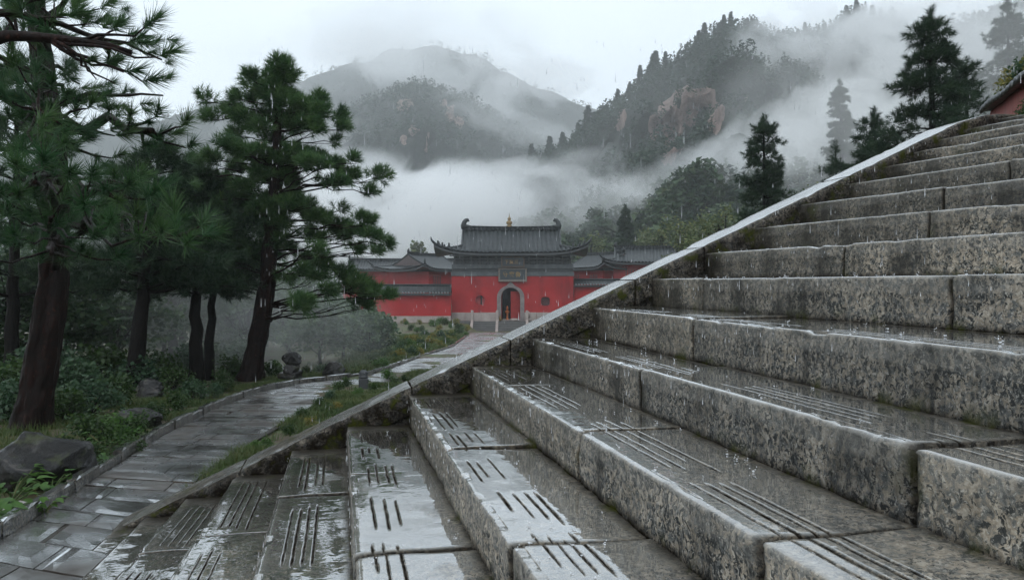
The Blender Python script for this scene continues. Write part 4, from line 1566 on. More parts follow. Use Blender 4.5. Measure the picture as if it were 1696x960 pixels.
# thin damp air in the hollow beyond the pines
mist(at(500, 545, 19.6), (2.6, 2.2, 1.8), .062, 16, .5, (0, 0, TR), .0, .8)
mist(at(290, 520, 18.6), (3.4, 2.4, 2.5), .06, 21, .5, (0, 0, TR), .0, .8)
mist(at(110, 510, 19), (3.0, 2.2, 2.2), .04, 23, .5, (0, 0, TR), .0, .8)
# mist drifting over the slope behind the upper conifers
mist(at(1410, 200, 37), (7, 6, 5.5), .055, 17, .2, (0, 0, TR), .0, .9)
mist(at(1640, 60, 32), (6, 4, 4.5), .05, 18, .2, (0, 0, TR), .0, .9)

# ------------------------------------------------------------------ vegetation builders
def unit(v):
    return v / (np.linalg.norm(v, axis=-1, keepdims=True) + 1e-9)


def needles(C, A, L, n, nl, w, r, lo=18, hi=75, droop=.12, lenvar=.25):
    """C (k,3) shoot bases, A (k,3) shoot directions, L shoot length: every shoot a brush of n needles"""
    C, A = np.asarray(C, float), unit(np.asarray(A, float))
    k = len(C)
    L = np.broadcast_to(np.asarray(L, float), (k,))
    nl = np.broadcast_to(np.asarray(nl, float), (k,))
    u = np.cross(A, r.normal(size=(k, 3)))
    u = unit(u)
    v = np.cross(A, u)
    t = r.random((k, n)) ** .8
    ph = r.random((k, n)) * 2 * math.pi
    an = np.radians(lo + (hi - lo) * (1 - t * .75) * r.uniform(.55, 1.15, (k, n)))
    d = A[:, None] * np.cos(an)[..., None] + (u[:, None] * np.cos(ph)[..., None] + v[:, None] * np.sin(ph)[..., None]) * np.sin(an)[..., None]
    d[..., 2] -= droop * r.random((k, n))
    d = unit(d)
    ln = nl[:, None] * r.uniform(1 - lenvar, 1 + lenvar, (k, n))
    b = C[:, None] + A[:, None] * (t * L[:, None])[..., None]
    s = unit(np.cross(d, r.normal(size=(k, n, 3)))) * w * .5
    V = np.stack([b - s, b + s, b + d * ln[..., None] + np.array((0, 0, -1.)) * (droop * .35 * ln)[..., None]], 2)
    global TONE
    TONE = np.repeat(np.clip(r.random(k) ** 2.2 + .15 * r.normal(size=k), 0, 1), n * 3) * np.tile(np.array((.5, .5, 1.0)), k * n)
    return V.reshape(-1, 3), np.arange(k * n * 3).reshape(-1, 3)


def leaves(C, S, n, size, r, flat=.5, up=.5, asp=.6):
    """clumps of diamond leaves: C (k,3) centres, S (k,3) half sizes"""
    k = len(C)
    q = unit(r.normal(size=(k, n, 3))) * (r.random((k, n, 1)) ** .45)
    P = C[:, None] + q * S[:, None]
    a = r.normal(size=(k, n, 3))
    a[..., 2] *= flat
    a = unit(a)
    nrm = unit(r.normal(size=(k, n, 3)) * .7 + np.array((0, 0, up)))
    b = unit(np.cross(nrm, a))
    sz = size * r.uniform(.6, 1.3, (k, n, 1))
    V = np.stack([P - a * sz, P + b * sz * asp - a * sz * .1, P + a * sz, P - b * sz * asp - a * sz * .1], 2).reshape(-1, 3)
    global TONE
    TONE = np.repeat(np.clip(r.random(k * n) ** 3, 0, 1), 4)
    return V, np.arange(len(V)).reshape(-1, 4)


def limb(P0, P1, sag, r, n=7, wob=.04):
    t = np.linspace(0, 1, n)
    P = P0 + (P1 - P0) * t[:, None]
    L = np.linalg.norm(P1 - P0)
    P[:, 2] += sag * L * np.sin(t * math.pi)
    P[1:-1] += r.normal(0, wob * L, (n - 2, 3)) * .5
    return P


def rough_trunk(mb, P, R, n, rings, r):
    """trunk with plated, furrowed bark in its surface"""
    s0, s1 = np.linspace(0, 1, len(P)), np.linspace(0, 1, rings)
    P = np.stack([np.interp(s1, s0, P[:, i]) for i in range(3)], 1)
    R = np.interp(s1, s0, R)
    a = np.linspace(0, 2 * math.pi, n, endpoint=False)
    A, S_ = np.meshgrid(a, s1)
    Q = np.stack([np.cos(A) * R[:, None], np.sin(A) * R[:, None], np.broadcast_to(P[:, 2:3] * .13, A.shape)], -1).reshape(-1, 3)
    rid = 1 - np.abs(fbm(Q, 5.5, 3, 5)) * 1.7
    d = (.042 * (rid - .5) + .016 * fbm(Q * np.array((1, 1, 2.2)), 16, 3, 9)).reshape(A.shape) * np.clip(R / .2, .2, 1.2)[:, None]
    rr = R[:, None] + d
    V = np.stack([P[:, 0:1] + np.cos(A) * rr, P[:, 1:2] + np.sin(A) * rr, np.broadcast_to(P[:, 2:3], A.shape)], -1).reshape(-1, 3)
    i, j = np.meshgrid(np.arange(rings - 1), np.arange(n), indexing='ij')
    b = (i * n + j).ravel()
    c = (i * n + (j + 1) % n).ravel()
    mb.add(V, np.stack([b, c, c + n, b + n], 1))


class Tree:
    def __init__(s, seed):
        s.r = np.random.default_rng(seed)
        s.wood = MB()
        s.C, s.A, s.L = [], [], []

    def pad(s, c, half, n, out, up=.7):
        """a cushion of shoots around c; out = horizontal direction away from the trunk"""
        r = s.r
        c, half = np.asarray(c, float), np.asarray(half, float)
        q = unit(r.normal(size=(n, 3))) * (r.random((n, 1)) ** .5)
        P = c + q * half
        A = q * .8 + np.asarray(out) * .55 + np.array((0, 0, up)) + r.normal(0, .25, (n, 3))
        s.C.append(P)
        s.A.append(A)
        s.L.append(np.full(n, 1.0))

    def done(s, name, label, cat, base, group, needle_n, needle_len, width, shoot, mat, bark, droop=.1, lo=18, hi=75):
        t = empty(name, base, 0, label, cat, group)
        Vw, fw = s.wood.arr()
        b = np.asarray(base)
        build('trunk', Vw - b, fw, bark, t, True)
        C = np.concatenate(s.C)
        A = np.concatenate(s.A)
        V, f = needles(C - b, A, shoot, needle_n, needle_len, width, s.r, lo, hi, droop)
        build('crown', V, f, mat, t, False, {'tone': TONE})
        return t


def pix_pads(T, d, trunk_px, pads, dens, zscale, rnd=.25, extra=2, limbr=.03):
    """trunk_px: [(px, py, radius m)...] at distance d; pads: (px, py, half w px, half h px)"""
    r = T.r
    k = d / F
    TP = np.array([at(x, y, d) for x, y, _ in trunk_px])
    RR = np.array([q[2] for q in trunk_px])
    m = 26
    u = np.linspace(0, 1, m)
    ut = np.linspace(0, 1, len(TP))
    P = np.stack([np.interp(u, ut, TP[:, i]) for i in range(3)], 1)
    for _ in range(2):
        P[1:-1] = (P[:-2] + 2 * P[1:-1] + P[2:]) / 4
    R_ = np.interp(u, ut, RR)
    P[:, :2] += r.normal(0, .012, (m, 2))
    rough_trunk(T.wood, P, R_ * (1 + .38 * np.exp(-u / .025)), 40, 130, r)
    for (x, y, hw, hh) in pads:
        base = at(x, y, d)
        j = np.argmin(np.abs(P[:, 2] - base[2]))
        ax = P[j]
        off = base - ax
        lat = off.dot(RT)
        opts = [(lat, r.uniform(-.25, .25) * abs(lat) + r.normal(0, .15))]
        for e in range(extra):
            a = r.uniform(.25, .95)
            side = r.choice([-1, 1])
            opts.append((lat * math.sqrt(max(0, 1 - a * a)) * r.uniform(.8, 1), side * a * abs(lat) * r.uniform(.7, 1.1)))
        for q, (la, de) in enumerate(opts):
            c = np.array((ax[0], ax[1], base[2])) + RT * la + np.array((FW[0], FW[1], 0)) * de
            if q:
                c[2] += r.normal(0, hh * k * .8)
            o = c - ax
            o[2] = 0
            o = unit(o) if np.linalg.norm(o) > .1 else np.zeros(3)
            vol = hw * hh * k * k
            n = max(6, int(dens * vol))
            # sub-clumps give the cushion an uneven edge
            for sub in range(3):
                cc = c + np.array((r.uniform(-.5, .5) * hw * k, r.uniform(-.5, .5) * hw * k, r.uniform(-.4, .4) * hh * k))
                T.pad(cc, (hw * k * .62, hw * k * .62, hh * k * .62), n // 3, o)
            # branch that carries it
            jj = max(1, np.argmin(np.abs(P[:, 2] - (c[2] - .28 * np.linalg.norm(c - ax) * r.uniform(.2, 1)))))
            end = c - np.array((0, 0, hh * k * .3))
            B = limb(P[jj], end, r.uniform(-.05, .08), r)
            rb = max(.010, limbr * (.4 + .5 * np.linalg.norm(end - P[jj]) / 2))
            T.wood.tube(B, np.linspace(rb, rb * .35, len(B)), 6)
            for z in range(2):
                b0 = B[r.integers(3, len(B))]
                e = c + unit(r.normal(size=3)) * np.array((hw * k, hw * k, hh * k)) * .7
                T.wood.tube(limb(b0, e, 0, r, 4), np.linspace(rb * .4, .004, 4), 4, False)
    return P


# ------------------------------------------------------------------ the tall pine beside the path
T = Tree(11)
dz = 16.4
tr_px = [(414, 629, .215), (427, 560, .19), (441, 480, .17), (450, 400, .155), (456, 320, .135), (458, 240, .11), (461, 170, .075), (464, 118, .03)]
Z2 = lambda x, y: (300 + x * .5831, 80 + y * .5833)
pads = [(278, 70, 34, 26), (250, 110, 40, 26), (310, 100, 36, 26), (290, 140, 46, 26), (195, 100, 20, 20), (180, 150, 24, 16), (75, 150, 20, 17), (100, 205, 26, 17), (145, 185, 26, 15), (185, 205, 30, 20), (225, 195, 30, 20),
        (345, 175, 34, 20), (390, 150, 22, 20), (400, 195, 32, 18), (440, 185, 24, 17), (452, 225, 22, 16), (428, 262, 16, 11), (375, 225, 28, 14),
        (60, 335, 28, 20), (35, 375, 30, 18), (105, 320, 30, 20), (150, 340, 34, 20), (200, 315, 34, 18), (245, 305, 30, 16), (15, 410, 30, 18), (95, 375, 34, 16),
        (330, 300, 36, 18), (385, 315, 34, 18), (430, 335, 32, 18), (480, 365, 26, 16), (545, 360, 28, 19), (520, 405, 24, 15), (440, 375, 28, 12), (500, 330, 18, 13),
        (130, 455, 34, 20), (185, 440, 34, 22), (245, 430, 36, 24), (300, 425, 32, 20), (75, 480, 30, 18), (200, 490, 36, 16),
        (345, 460, 34, 18), (395, 490, 34, 20), (445, 500, 32, 20), (490, 525, 32, 18), (545, 545, 32, 18), (580, 555, 18, 15), (510, 575, 28, 12), (380, 540, 30, 14), (440, 455, 18, 10),
        (395, 610, 30, 18), (440, 640, 32, 20), (485, 675, 34, 20), (535, 695, 34, 20), (585, 705, 22, 15), (500, 735, 26, 15), (430, 690, 24, 16), (375, 655, 22, 14),
        (150, 560, 24, 12), (195, 590, 22, 12), (115, 600, 26, 16), (90, 650, 24, 14), (300, 660, 16, 10)]
pads = [(*Z2(x, y), hw * .6, hh * .6) for x, y, hw, hh in pads]
pix_pads(T, dz, tr_px, [(x, y, hw * 1.0, hh * 1.1) for x, y, hw, hh in pads] + [(np.interp(y, [118, 320, 480], [464, 456, 441]) + q, y, 20, 13) for y in (215, 268, 292, 345, 372, 415) for q in (-16, 16)], 1250, 1, extra=1, limbr=.026)
T.done('pine_tree', 'tall leaning pine with layered needle cushions standing at the bend of the flagstone path', 'tree', at(412, 631, dz), None, 34, .155, .0115, .15, M['needle'], M['bark'])

# ------------------------------------------------------------------ the big pine at the left edge, its branches hanging close to the stairs
T = Tree(23)
r = T.r
base = gnd(52, 702)
dB = fwd(base[0], base[1])
TP = np.array([at(52, 705, dB), at(70, 600, dB), at(86, 500, dB), at(92, 400, dB), at(88, 250, dB), at(70, 100, dB), at(50, -60, dB), at(40, -260, dB)])
m = 40
u = np.linspace(0, 1, m)
P = np.stack([np.interp(u, np.linspace(0, 1, 8), TP[:, i]) for i in range(3)], 1)
for _ in range(3):
    P[1:-1] = (P[:-2] + 2 * P[1:-1] + P[2:]) / 4
Rr = np.interp(u, [0, .08, .3, .6, 1], [.29, .235, .20, .17, .09])
P[:, :2] += r.normal(0, .002, (m, 2))
rough_trunk(T.wood, P, Rr * .80, 64, 260, r)


def spray(start, tips, rad=.035, n_mid=1, big=True):
    """one bough: tips are (px, py, distance, size) brushes; twigs run from the bough to each"""
    tips = [np.array((*at(x, y, d_), s)) for x, y, d_, s in tips]
    cen = np.mean([t[:3] for t in tips], 0)
    B = limb(np.asarray(start), cen, .04, r, 9, .03)
    T.wood.tube(B, np.linspace(rad, rad * .4, len(B)), 8)
    for t in tips:
        i = r.integers(4, 9)
        tw = limb(B[i], t[:3], -.03, r, 6, .05)
        T.wood.tube(tw, np.linspace(rad * .35, .006, 6), 5, False)
        dirn = unit(t[:3] - B[i]) + np.array((0, 0, .55))
        add_brush(t[:3], dirn, t[3])
        for q in range(n_mid):
            j = r.uniform(.45, .95)
            p = B[i] + (t[:3] - B[i]) * j + r.normal(0, .05, 3)
            add_brush(p, dirn + r.normal(0, .45, 3), t[3] * r.uniform(.6, .9))


BR = []


def add_brush(p, a, s):
    BR.append((p, a, s))


S = lambda y: P[np.argmin(np.abs(P[:, 2] - at(90, y, dB)[2]))]
# near fans of long needles
spray(S(330), [(70, 285, 5.2, 1.25), (30, 290, 5.4, 1.1), (110, 300, 5.6, 1.0), (10, 330, 5.3, 1.0)], .05)
spray(S(360), [(150, 300, 6.0, .9), (205, 315, 5.9, 1.05), (240, 330, 5.8, 1.05), (140, 350, 5.5, 1.1), (180, 375, 5.4, .95), (225, 300, 6.2, .85)], .045)
spray(S(390), [(290, 365, 5.6, .85), (330, 375, 5.8, .8), (350, 395, 6.0, .75), (262, 395, 5.3, .95), (305, 410, 5.5, .85), (230, 400, 5.5, .9)], .045)
spray(S(420), [(30, 400, 6.2, .9), (-10, 430, 6.2, .9), (130, 420, 6.6, .8), (185, 430, 6.4, .8)], .04)
# middle band
spray(S(230), [(215, 200, 7.0, .9), (255, 195, 7.2, .9), (300, 210, 6.9, .95), (308, 245, 7.0, .8), (270, 235, 7.3, .8), (180, 190, 7.4, .9), (240, 240, 7.3, .8)], .07)
spray(S(220), [(60, 190, 6.8, 1.0), (20, 200, 6.6, 1.0), (110, 165, 7.2, .9), (145, 180, 7.2, .9), (150, 215, 7.2, .9), (90, 215, 7.0, 1.0), (0, 160, 7.0, .9), (190, 225, 7.2, .9), (40, 150, 7.2, .9)], .07)
spray(S(200), [(60, 130, 6.6, 1), (30, 110, 6.8, 1), (85, 150, 6.5, 1), (20, 170, 6.2, 1), (70, 220, 6.0, 1), (100, 240, 6.2, 1), (40, 250, 6.0, 1), (120, 215, 6.6, .9)], .05)
spray(S(450), [(60, 330, 6.4, 1), (100, 340, 6.6, 1), (20, 360, 6.6, 1), (150, 395, 6.6, .9), (90, 380, 6.8, .9)], .04)
spray(S(250), [(60, 245, 7.6, 1.0), (120, 250, 7.6, .9), (10, 250, 7.4, 1.0), (185, 262, 7.6, .8), (140, 235, 7.8, .8)], .06)
# top bough against the sky
spray(at(-60, 60, 6.2), [(240, 45, 6.2, .85), (262, 95, 6.1, .9), (215, 70, 6.3, .8), (190, 50, 6.4, .8), (205, 120, 6.2, .75), (235, 135, 6.2, .8), (180, 100, 6.4, .8)], .055)
spray(at(-80, 20, 6.6), [(150, 40, 6.6, .9), (110, 30, 6.6, .9), (165, 15, 6.8, .8), (75, 50, 6.6, .9), (120, 70, 6.7, .8), (40, 20, 6.6, .9), (60, 85, 6.8, .6), (10, 5, 6.8, .9), (90, 5, 6.8, .9)], .05)
spray(S(-20), [(20, -30, 7.5, 1), (80, -40, 7.6, 1), (140, -30, 7.6, 1), (-40, -20, 7.4, 1), (10, 110, 7.4, .7), (-30, 80, 7.2, .9)], .06)
# crown above and behind, out of the picture
for k in range(26):
    a = r.uniform(0, 2 * math.pi)
    j = r.integers(16, m)
    L = r.uniform(1.0, 2.4)
    e = P[j] + np.array((math.cos(a) * L, math.sin(a) * L, r.uniform(-.1, .5)))
    if e[1] < 6.3 and e[0] > -5:
        continue
    B = limb(P[j], e, .05, r)
    T.wood.tube(B, np.linspace(.04, .012, len(B)), 6)
    for q in range(14):
        add_brush(B[r.integers(2, 7)] + r.normal(0, .28, 3) * np.array((1, 1, .5)), np.array((math.cos(a), math.sin(a), .6)) + r.normal(0, .4, 3), r.uniform(.7, 1))
# dead twigs under the top bough
for x0, y0, x1, y1 in ((100, 80, 190, 138), (120, 85, 160, 132), (60, 65, 150, 100)):
    T.wood.tube(limb(at(x0, y0, 6.3), at(x1, y1, 6.2), .05, r, 7, .06), np.linspace(.018, .004, 7), 5, False)
t = empty('pine_tree', base, 0, 'big dark pine at the left edge reaching long needled boughs over the boulders and path', 'tree')
Vw, fw = T.wood.arr()
build('trunk', Vw - base, fw, M['bark'], t, True)
C = np.array([b[0] for b in BR])
A = np.array([b[1] for b in BR])
s_ = np.array([b[2] for b in BR])
V, f = needles(C - base, A, .15 * s_, 105, .20 * s_, .0070, r, 10, 66, .10)
build('crown', V, f, M['needle_near'], t, False, {'tone': TONE})

# ------------------------------------------------------------------ other pines of the wood on the left
def wood_pine(base, h, r0, lean, seed, label, crown0=.45, rmax=1.5, dens=1.0, mat='needle_dark', cat='tree', group=None, bark='bark_dark', nl=.15, w=.012, whorls=9, name='pine_tree', nn=34):
    T = Tree(seed)
    r = T.r
    base = np.asarray(base, float)
    m = 16
    u = np.linspace(0, 1, m)
    P = base + np.stack([lean[0] * h * u ** 1.3, lean[1] * h * u ** 1.3, h * u - .1], 1)
    P[1:-1, :2] += r.normal(0, .018 * h / 5, (m - 2, 2))
    T.wood.tube(P, np.interp(u, [0, .06, 1], [r0 * 1.35, r0, r0 * .12]), 10)
    for k in range(whorls):
        f_ = crown0 + (1 - crown0) * (k + r.uniform(-.25, .25)) / max(1, whorls - 1)
        f_ = min(max(f_, crown0), .99)
        p0 = np.array([np.interp(f_, u, P[:, i]) for i in range(3)])
        rad = rmax * (1.0 - ((f_ - crown0) / (1 - crown0 + 1e-6)) ** 1.4 * .82) * r.uniform(.75, 1.1)
        nb = r.integers(4, 6)
        a0 = r.uniform(0, 6.28)
        for b in range(nb):
            a = a0 + b * 2 * math.pi / nb + r.normal(0, .3)
            L = rad * r.uniform(.6, 1.1)
            o = np.array((math.cos(a), math.sin(a), 0))
            e = p0 + o * L + np.array((0, 0, L * r.uniform(-.12, .18)))
            B = limb(p0, e, .06, r)
            T.wood.tube(B, np.linspace(.012 + .014 * L, .006, len(B)), 5, False)
            for q in range(2 + int(2 * L)):
                c = p0 + (e - p0) * r.uniform(.45, 1.05)
                sz = .20 + .10 * L
                T.pad(c + np.array((0, 0, .06)), (sz, sz, sz * .5), max(4, int(9 * dens)), o)
    T.pad(P[-1], (.2, .2, .25), int(16 * dens), np.zeros(3))
    return T.done(name, label, cat, base, group, nn, nl, w, .15, M[mat], M[bark])


G = 'pines of the wood beside the path'
wood_pine(gnd(222, 640), 4.3, .17, (.10, .02), 31, 'dark pine with a right-leaning trunk rising behind the flat-topped rock', .42, 1.6, 1.2, group=G)
wood_pine(gnd(325, 628), 4.2, .155, (.0, .02), 32, 'dark upright pine, left one of the close pair of trunks behind the tall leaning pine', .44, 1.5, 1.2, group=G)
wood_pine(gnd(345, 622), 4.0, .12, (.06, .02), 33, 'thinner pine, right one of the close pair of trunks behind the tall leaning pine', .48, 1.3, 1.2, group=G)
for k, (x, y, dd, h, lab) in enumerate([
        (20, 560, 15, 6.0, 'shadowy pine directly behind the big trunk at the left edge'),
        (190, 555, 22, 5.4, 'farther pine whose dark crown fills the gap above the second boulder'),
        (285, 560, 21, 4.9, 'dark green pine between the leaning trunk and the close pair of trunks'),
        (380, 560, 27, 4.4, 'slender far pine just left of the tall leaning pine')]):
    p = at(x, 470, dd)
    p[2] = terrain_z(p[0], p[1])
    wood_pine(p, h, .14, (.02, 0), 40 + k, lab, .30, 1.7, 1.1, group=G, whorls=10)


# ------------------------------------------------------------------ broadleaf trees and shrubs
def leaf_tree(base, h, wd, seed, label, mat='leaf_dull', group=None, n=34, size=.09, per=60, name='woodland_tree', cat='tree', trunk=True, lo=.30, flat=.8):
    r = np.random.default_rng(seed)
    base = np.asarray(base, float)
    t = empty(name, base, 0, label, cat, group)
    q = unit(r.normal(size=(n, 3))) * (r.random((n, 1)) ** .4)
    C = q * np.array((wd / 2, wd / 2, h * (1 - lo) / 2)) * .85 + np.array((0, 0, h * (1 + lo) / 2))
    S_ = np.stack([r.uniform(.13, .25, n) * wd, r.uniform(.13, .25, n) * wd, r.uniform(.06, .12, n) * h * 1.2 * flat], 1)
    if trunk:
        mb = MB()
        P = limb(np.zeros(3) - (0, 0, .15), np.array((r.normal(0, .05) * h, r.normal(0, .05) * h, h * .8)), 0, r, 9, .02)
        mb.tube(P, np.linspace(.028 * h, .006 * h, 9), 8)
        for c in C[::2]:
            b0 = P[r.integers(2, 8)]
            mb.tube(limb(b0, c, .05, r, 5), np.linspace(.010 * h, .003 * h, 5), 5, False)
        mb.build('trunk', M['bark_dark'], t, True)
    V, f = leaves(C, S_, per, size, r)
    build('crown' if trunk else 'foliage', V, f, M[mat], t, False, {'tone': TONE})
    return t


def on_ground(x, d_):
    p = at(x, 470, d_)
    p[2] = terrain_z(p[0], p[1])
    return p


G = 'broadleaf trees in the misty hollow'
for k, (x, d_, h, wd, lab) in enumerate([
        (405, 24, 2.9, 3.0, 'grey-green bushy tree showing left of the tall pine trunk'),
        (480, 27, 2.7, 3.2, 'misty rounded tree right behind the tall pine trunk'),
        (530, 22, 1.9, 2.2, 'low blue-green tree above the small brown rock'),
        (568, 24, 2.0, 2.4, 'full blue-green tree below the lowest pine bough'),
        (612, 27, 1.7, 2.0, 'round blue-green tree at the left end of the planted bank'),
        (440, 36, 4.6, 4.2, 'pale hazy tree rising behind the nearer misty ones'),
        (510, 40, 4.4, 4.4, 'faint wide tree in the haze under the pine boughs'),
        (370, 34, 4.6, 4.4, 'dim tall tree in haze between the trunk pair and the tall pine'),
        (575, 46, 2.6, 4.0, 'hazy tree in front of the red wall end'),
        (300, 30, 4.2, 4.0, 'dim green tree in haze behind the close pair of trunks'),
        (235, 27, 4.0, 3.6, 'dim green tree filling the wood behind the right-leaning trunk'),
        (150, 24, 3.8, 3.6, 'dark leafy tree in the wood right of the big trunk'),
        (60, 22, 3.8, 3.6, 'dark leafy tree in the wood hidden mostly by the big trunk'),
        (-30, 22, 4.0, 4.0, 'dark leafy tree at the left edge of the wood'),
        (100, 17, 2.6, 2.8, 'low dark leafy tree just right of the big left trunk'),
        (190, 18, 2.4, 2.8, 'low leafy tree behind the second boulder and its shrubs'),
        (265, 21, 2.7, 2.8, 'leafy tree between the leaning trunk and the close trunk pair'),
        (10, 16, 2.8, 2.8, 'low leafy tree left of the big trunk at the picture edge'),
        (340, 25, 3.2, 3.0, 'leafy tree standing behind the thinner trunk of the close pair'),
        (210, 34, 6.0, 5.0, 'tall dim leafy tree at the back of the wood above the leaning trunk'),
        (110, 32, 6.0, 5.0, 'tall dim leafy tree at the back of the wood right of the big trunk'),
        (20, 30, 6.0, 5.0, 'tall dim leafy tree at the back of the wood by the left edge'),
        (320, 40, 6.0, 5.0, 'tall hazy leafy tree at the back of the wood above the trunk pair')]):
    leaf_tree(on_ground(x, d_), h, wd, 60 + k, lab, group=G, n=40, per=70, size=.075 if d_ < 30 else .10, lo=.06)

# bushy growth closing the hollow
for k, (x, d_, h, wd, lab) in enumerate([
        (395, 30, 2.6, 3.4, 'dim bush filling the hollow left of the tall pine trunk'),
        (450, 33, 2.6, 3.6, 'dim bush filling the hollow behind the tall pine trunk'),
        (500, 31, 2.2, 3.2, 'low hazy bush behind the stacked rock'),
        (545, 34, 2.2, 3.4, 'low hazy bush above the small brown rock'),
        (590, 36, 1.7, 3.0, 'low hazy bush at the end of the hollow below the red wall'),
        (622, 44, 1.5, 2.6, 'low hazy bush where the planted bank meets the hollow'),
        (470, 48, 4.4, 5.5, 'wide hazy thicket deep in the hollow below the pine boughs'),
        (540, 54, 3.0, 5.0, 'wide hazy thicket deep in the hollow before the red wall'),
        (400, 44, 4.6, 5.5, 'wide hazy thicket deep in the hollow between the pines')]):
    leaf_tree(on_ground(x, d_), h, wd, 170 + k, lab, group='bushes closing the misty hollow', n=36, per=60, size=.0022 * d_ + .01, lo=.0, trunk=False, name='bush', cat='bush')

# shrubs of the wood floor
G = 'shrubs on the wood floor'
proto = []
for k in range(4):
    r = np.random.default_rng(80 + k)
    n = 14
    q = unit(r.normal(size=(n, 3))) * (r.random((n, 1)) ** .4)
    q[:, 2] = np.abs(q[:, 2])
    C = q * np.array((.34, .34, .34)) + np.array((0, 0, .12))
    V, f = leaves(C, np.full((n, 3), .17), 70, .032, r, .8, .6)
    mb = MB()
    for c in C:
        mb.tube(limb(np.zeros(3), c, .05, r, 4), np.linspace(.012, .004, 4), 4, False)
    proto.append((V, f, mb.arr()))
meshes = {}


def shrub(p, s, k, mat, label, name='shrub', group=None):
    t = empty(name, p, random.uniform(0, 6.28), label, 'shrub', group)
    t.scale = (s * random.uniform(.9, 1.2), s * random.uniform(.9, 1.2), s)
    key = (k, mat)
    if key not in meshes:
        V, f, (Vs, fs) = proto[k]
        a = build('foliage', V, f, M[mat], t, False)
        b = build('stem', Vs, fs, M['bark_dark'], t, True)
        meshes[key] = (a, b)
    else:
        for o in meshes[key]:
            c = o.copy()
            COL.objects.link(c)
            c.parent = t
    return t


SHR = [(150, 735, .75, 'leaf'), (190, 725, .7, 'leaf_bright'), (225, 715, .6, 'leaf'), (110, 690, 1.0, 'leaf'), (150, 680, 1.1, 'leaf_dull'), (190, 665, 1.1, 'leaf'), (290, 672, .75, 'leaf'), (315, 655, .8, 'leaf_dull'),
       (290, 640, 1.0, 'leaf'), (370, 640, .9, 'leaf'), (385, 622, 1.2, 'leaf'), (355, 650, .6, 'leaf_dull'), (450, 622, .75, 'leaf'), (462, 616, .8, 'leaf_bright'), (250, 690, .6, 'leaf'), (505, 618, .5, 'leaf'), (532, 615, .5, 'leaf_dull'),
       (10, 690, 1.2, 'leaf_dull'), (20, 655, 1.5, 'leaf'), (130, 650, 1.5, 'leaf_dull'), (170, 635, 1.7, 'leaf'), (210, 640, 1.5, 'leaf_dull'), (260, 628, 1.5, 'leaf'), (300, 618, 1.6, 'leaf_dull'), (340, 612, 1.5, 'leaf'), (100, 640, 1.9, 'leaf_dull'), (0, 630, 2.0, 'leaf'), (60, 640, 1.9, 'leaf_dull'), (395, 610, 1.5, 'leaf_dull'), (160, 760, .45, 'leaf'), (215, 745, .4, 'leaf')]
for k, (x, y, s, mt) in enumerate(SHR):
    p = gnd(x, y)
    p[2] = terrain_z(p[0], p[1])
    shrub(p, s * .9, k % 4, mt, 'low leafy shrub under the pines between the boulders and the path kerb', 'shrub', G)

G = 'shrubs on the verge beside the stairs'
for k, (x, y, s, mt) in enumerate([(560, 648, .55, 'leaf'), (575, 640, .6, 'leaf'), (547, 660, .5, 'leaf_dull'), (530, 672, .5, 'leaf'), (500, 690, .45, 'leaf'), (590, 655, .45, 'leaf_bright'), (620, 645, .5, 'leaf'), (642, 627, .75, 'leaf_bright'), (655, 633, .45, 'leaf'), (515, 700, .4, 'leaf_yellow'), (480, 712, .4, 'leaf'), (440, 735, .35, 'leaf_bright'), (422, 742, .35, 'leaf_bright'), (560, 675, .4, 'leaf_yellow'), (605, 632, .4, 'leaf'), (670, 628, .4, 'leaf')]):
    p = gnd(x, y)
    p[2] = terrain_z(p[0], p[1])
    shrub(p, s * .62, k % 4, mt, 'low shrub on the grassy verge just outside the sloping stone coping', 'shrub', G)

G = 'shrubs on the planted bank below the temple'
bank = []
r = np.random.default_rng(9)
for k in range(90):
    u, v = r.random(), r.random()
    x = 615 + 160 * u
    y0 = 538 + 3 * r.random()
    y1 = np.interp(x, [600, 640, 700, 750, 775], [618, 606, 586, 568, 552])
    y = y0 + (y1 - y0) * v ** 1.1
    p = gnd(x, max(y, 546))
    d_ = fwd(p[0], p[1]) if y > 556 else r.uniform(52, 74)
    p = on_ground(x, d_)
    shrub(p, r.uniform(.5, 1.15) * (.35 + d_ / 85), k % 4, ['leaf', 'leaf_dull', 'leaf', 'leaf_bright', 'leaf_yellow'][r.integers(0, 5) if r.random() < .9 else 4],
          'rounded shrub on the planted bank between the path and the red temple wall', 'shrub', G)

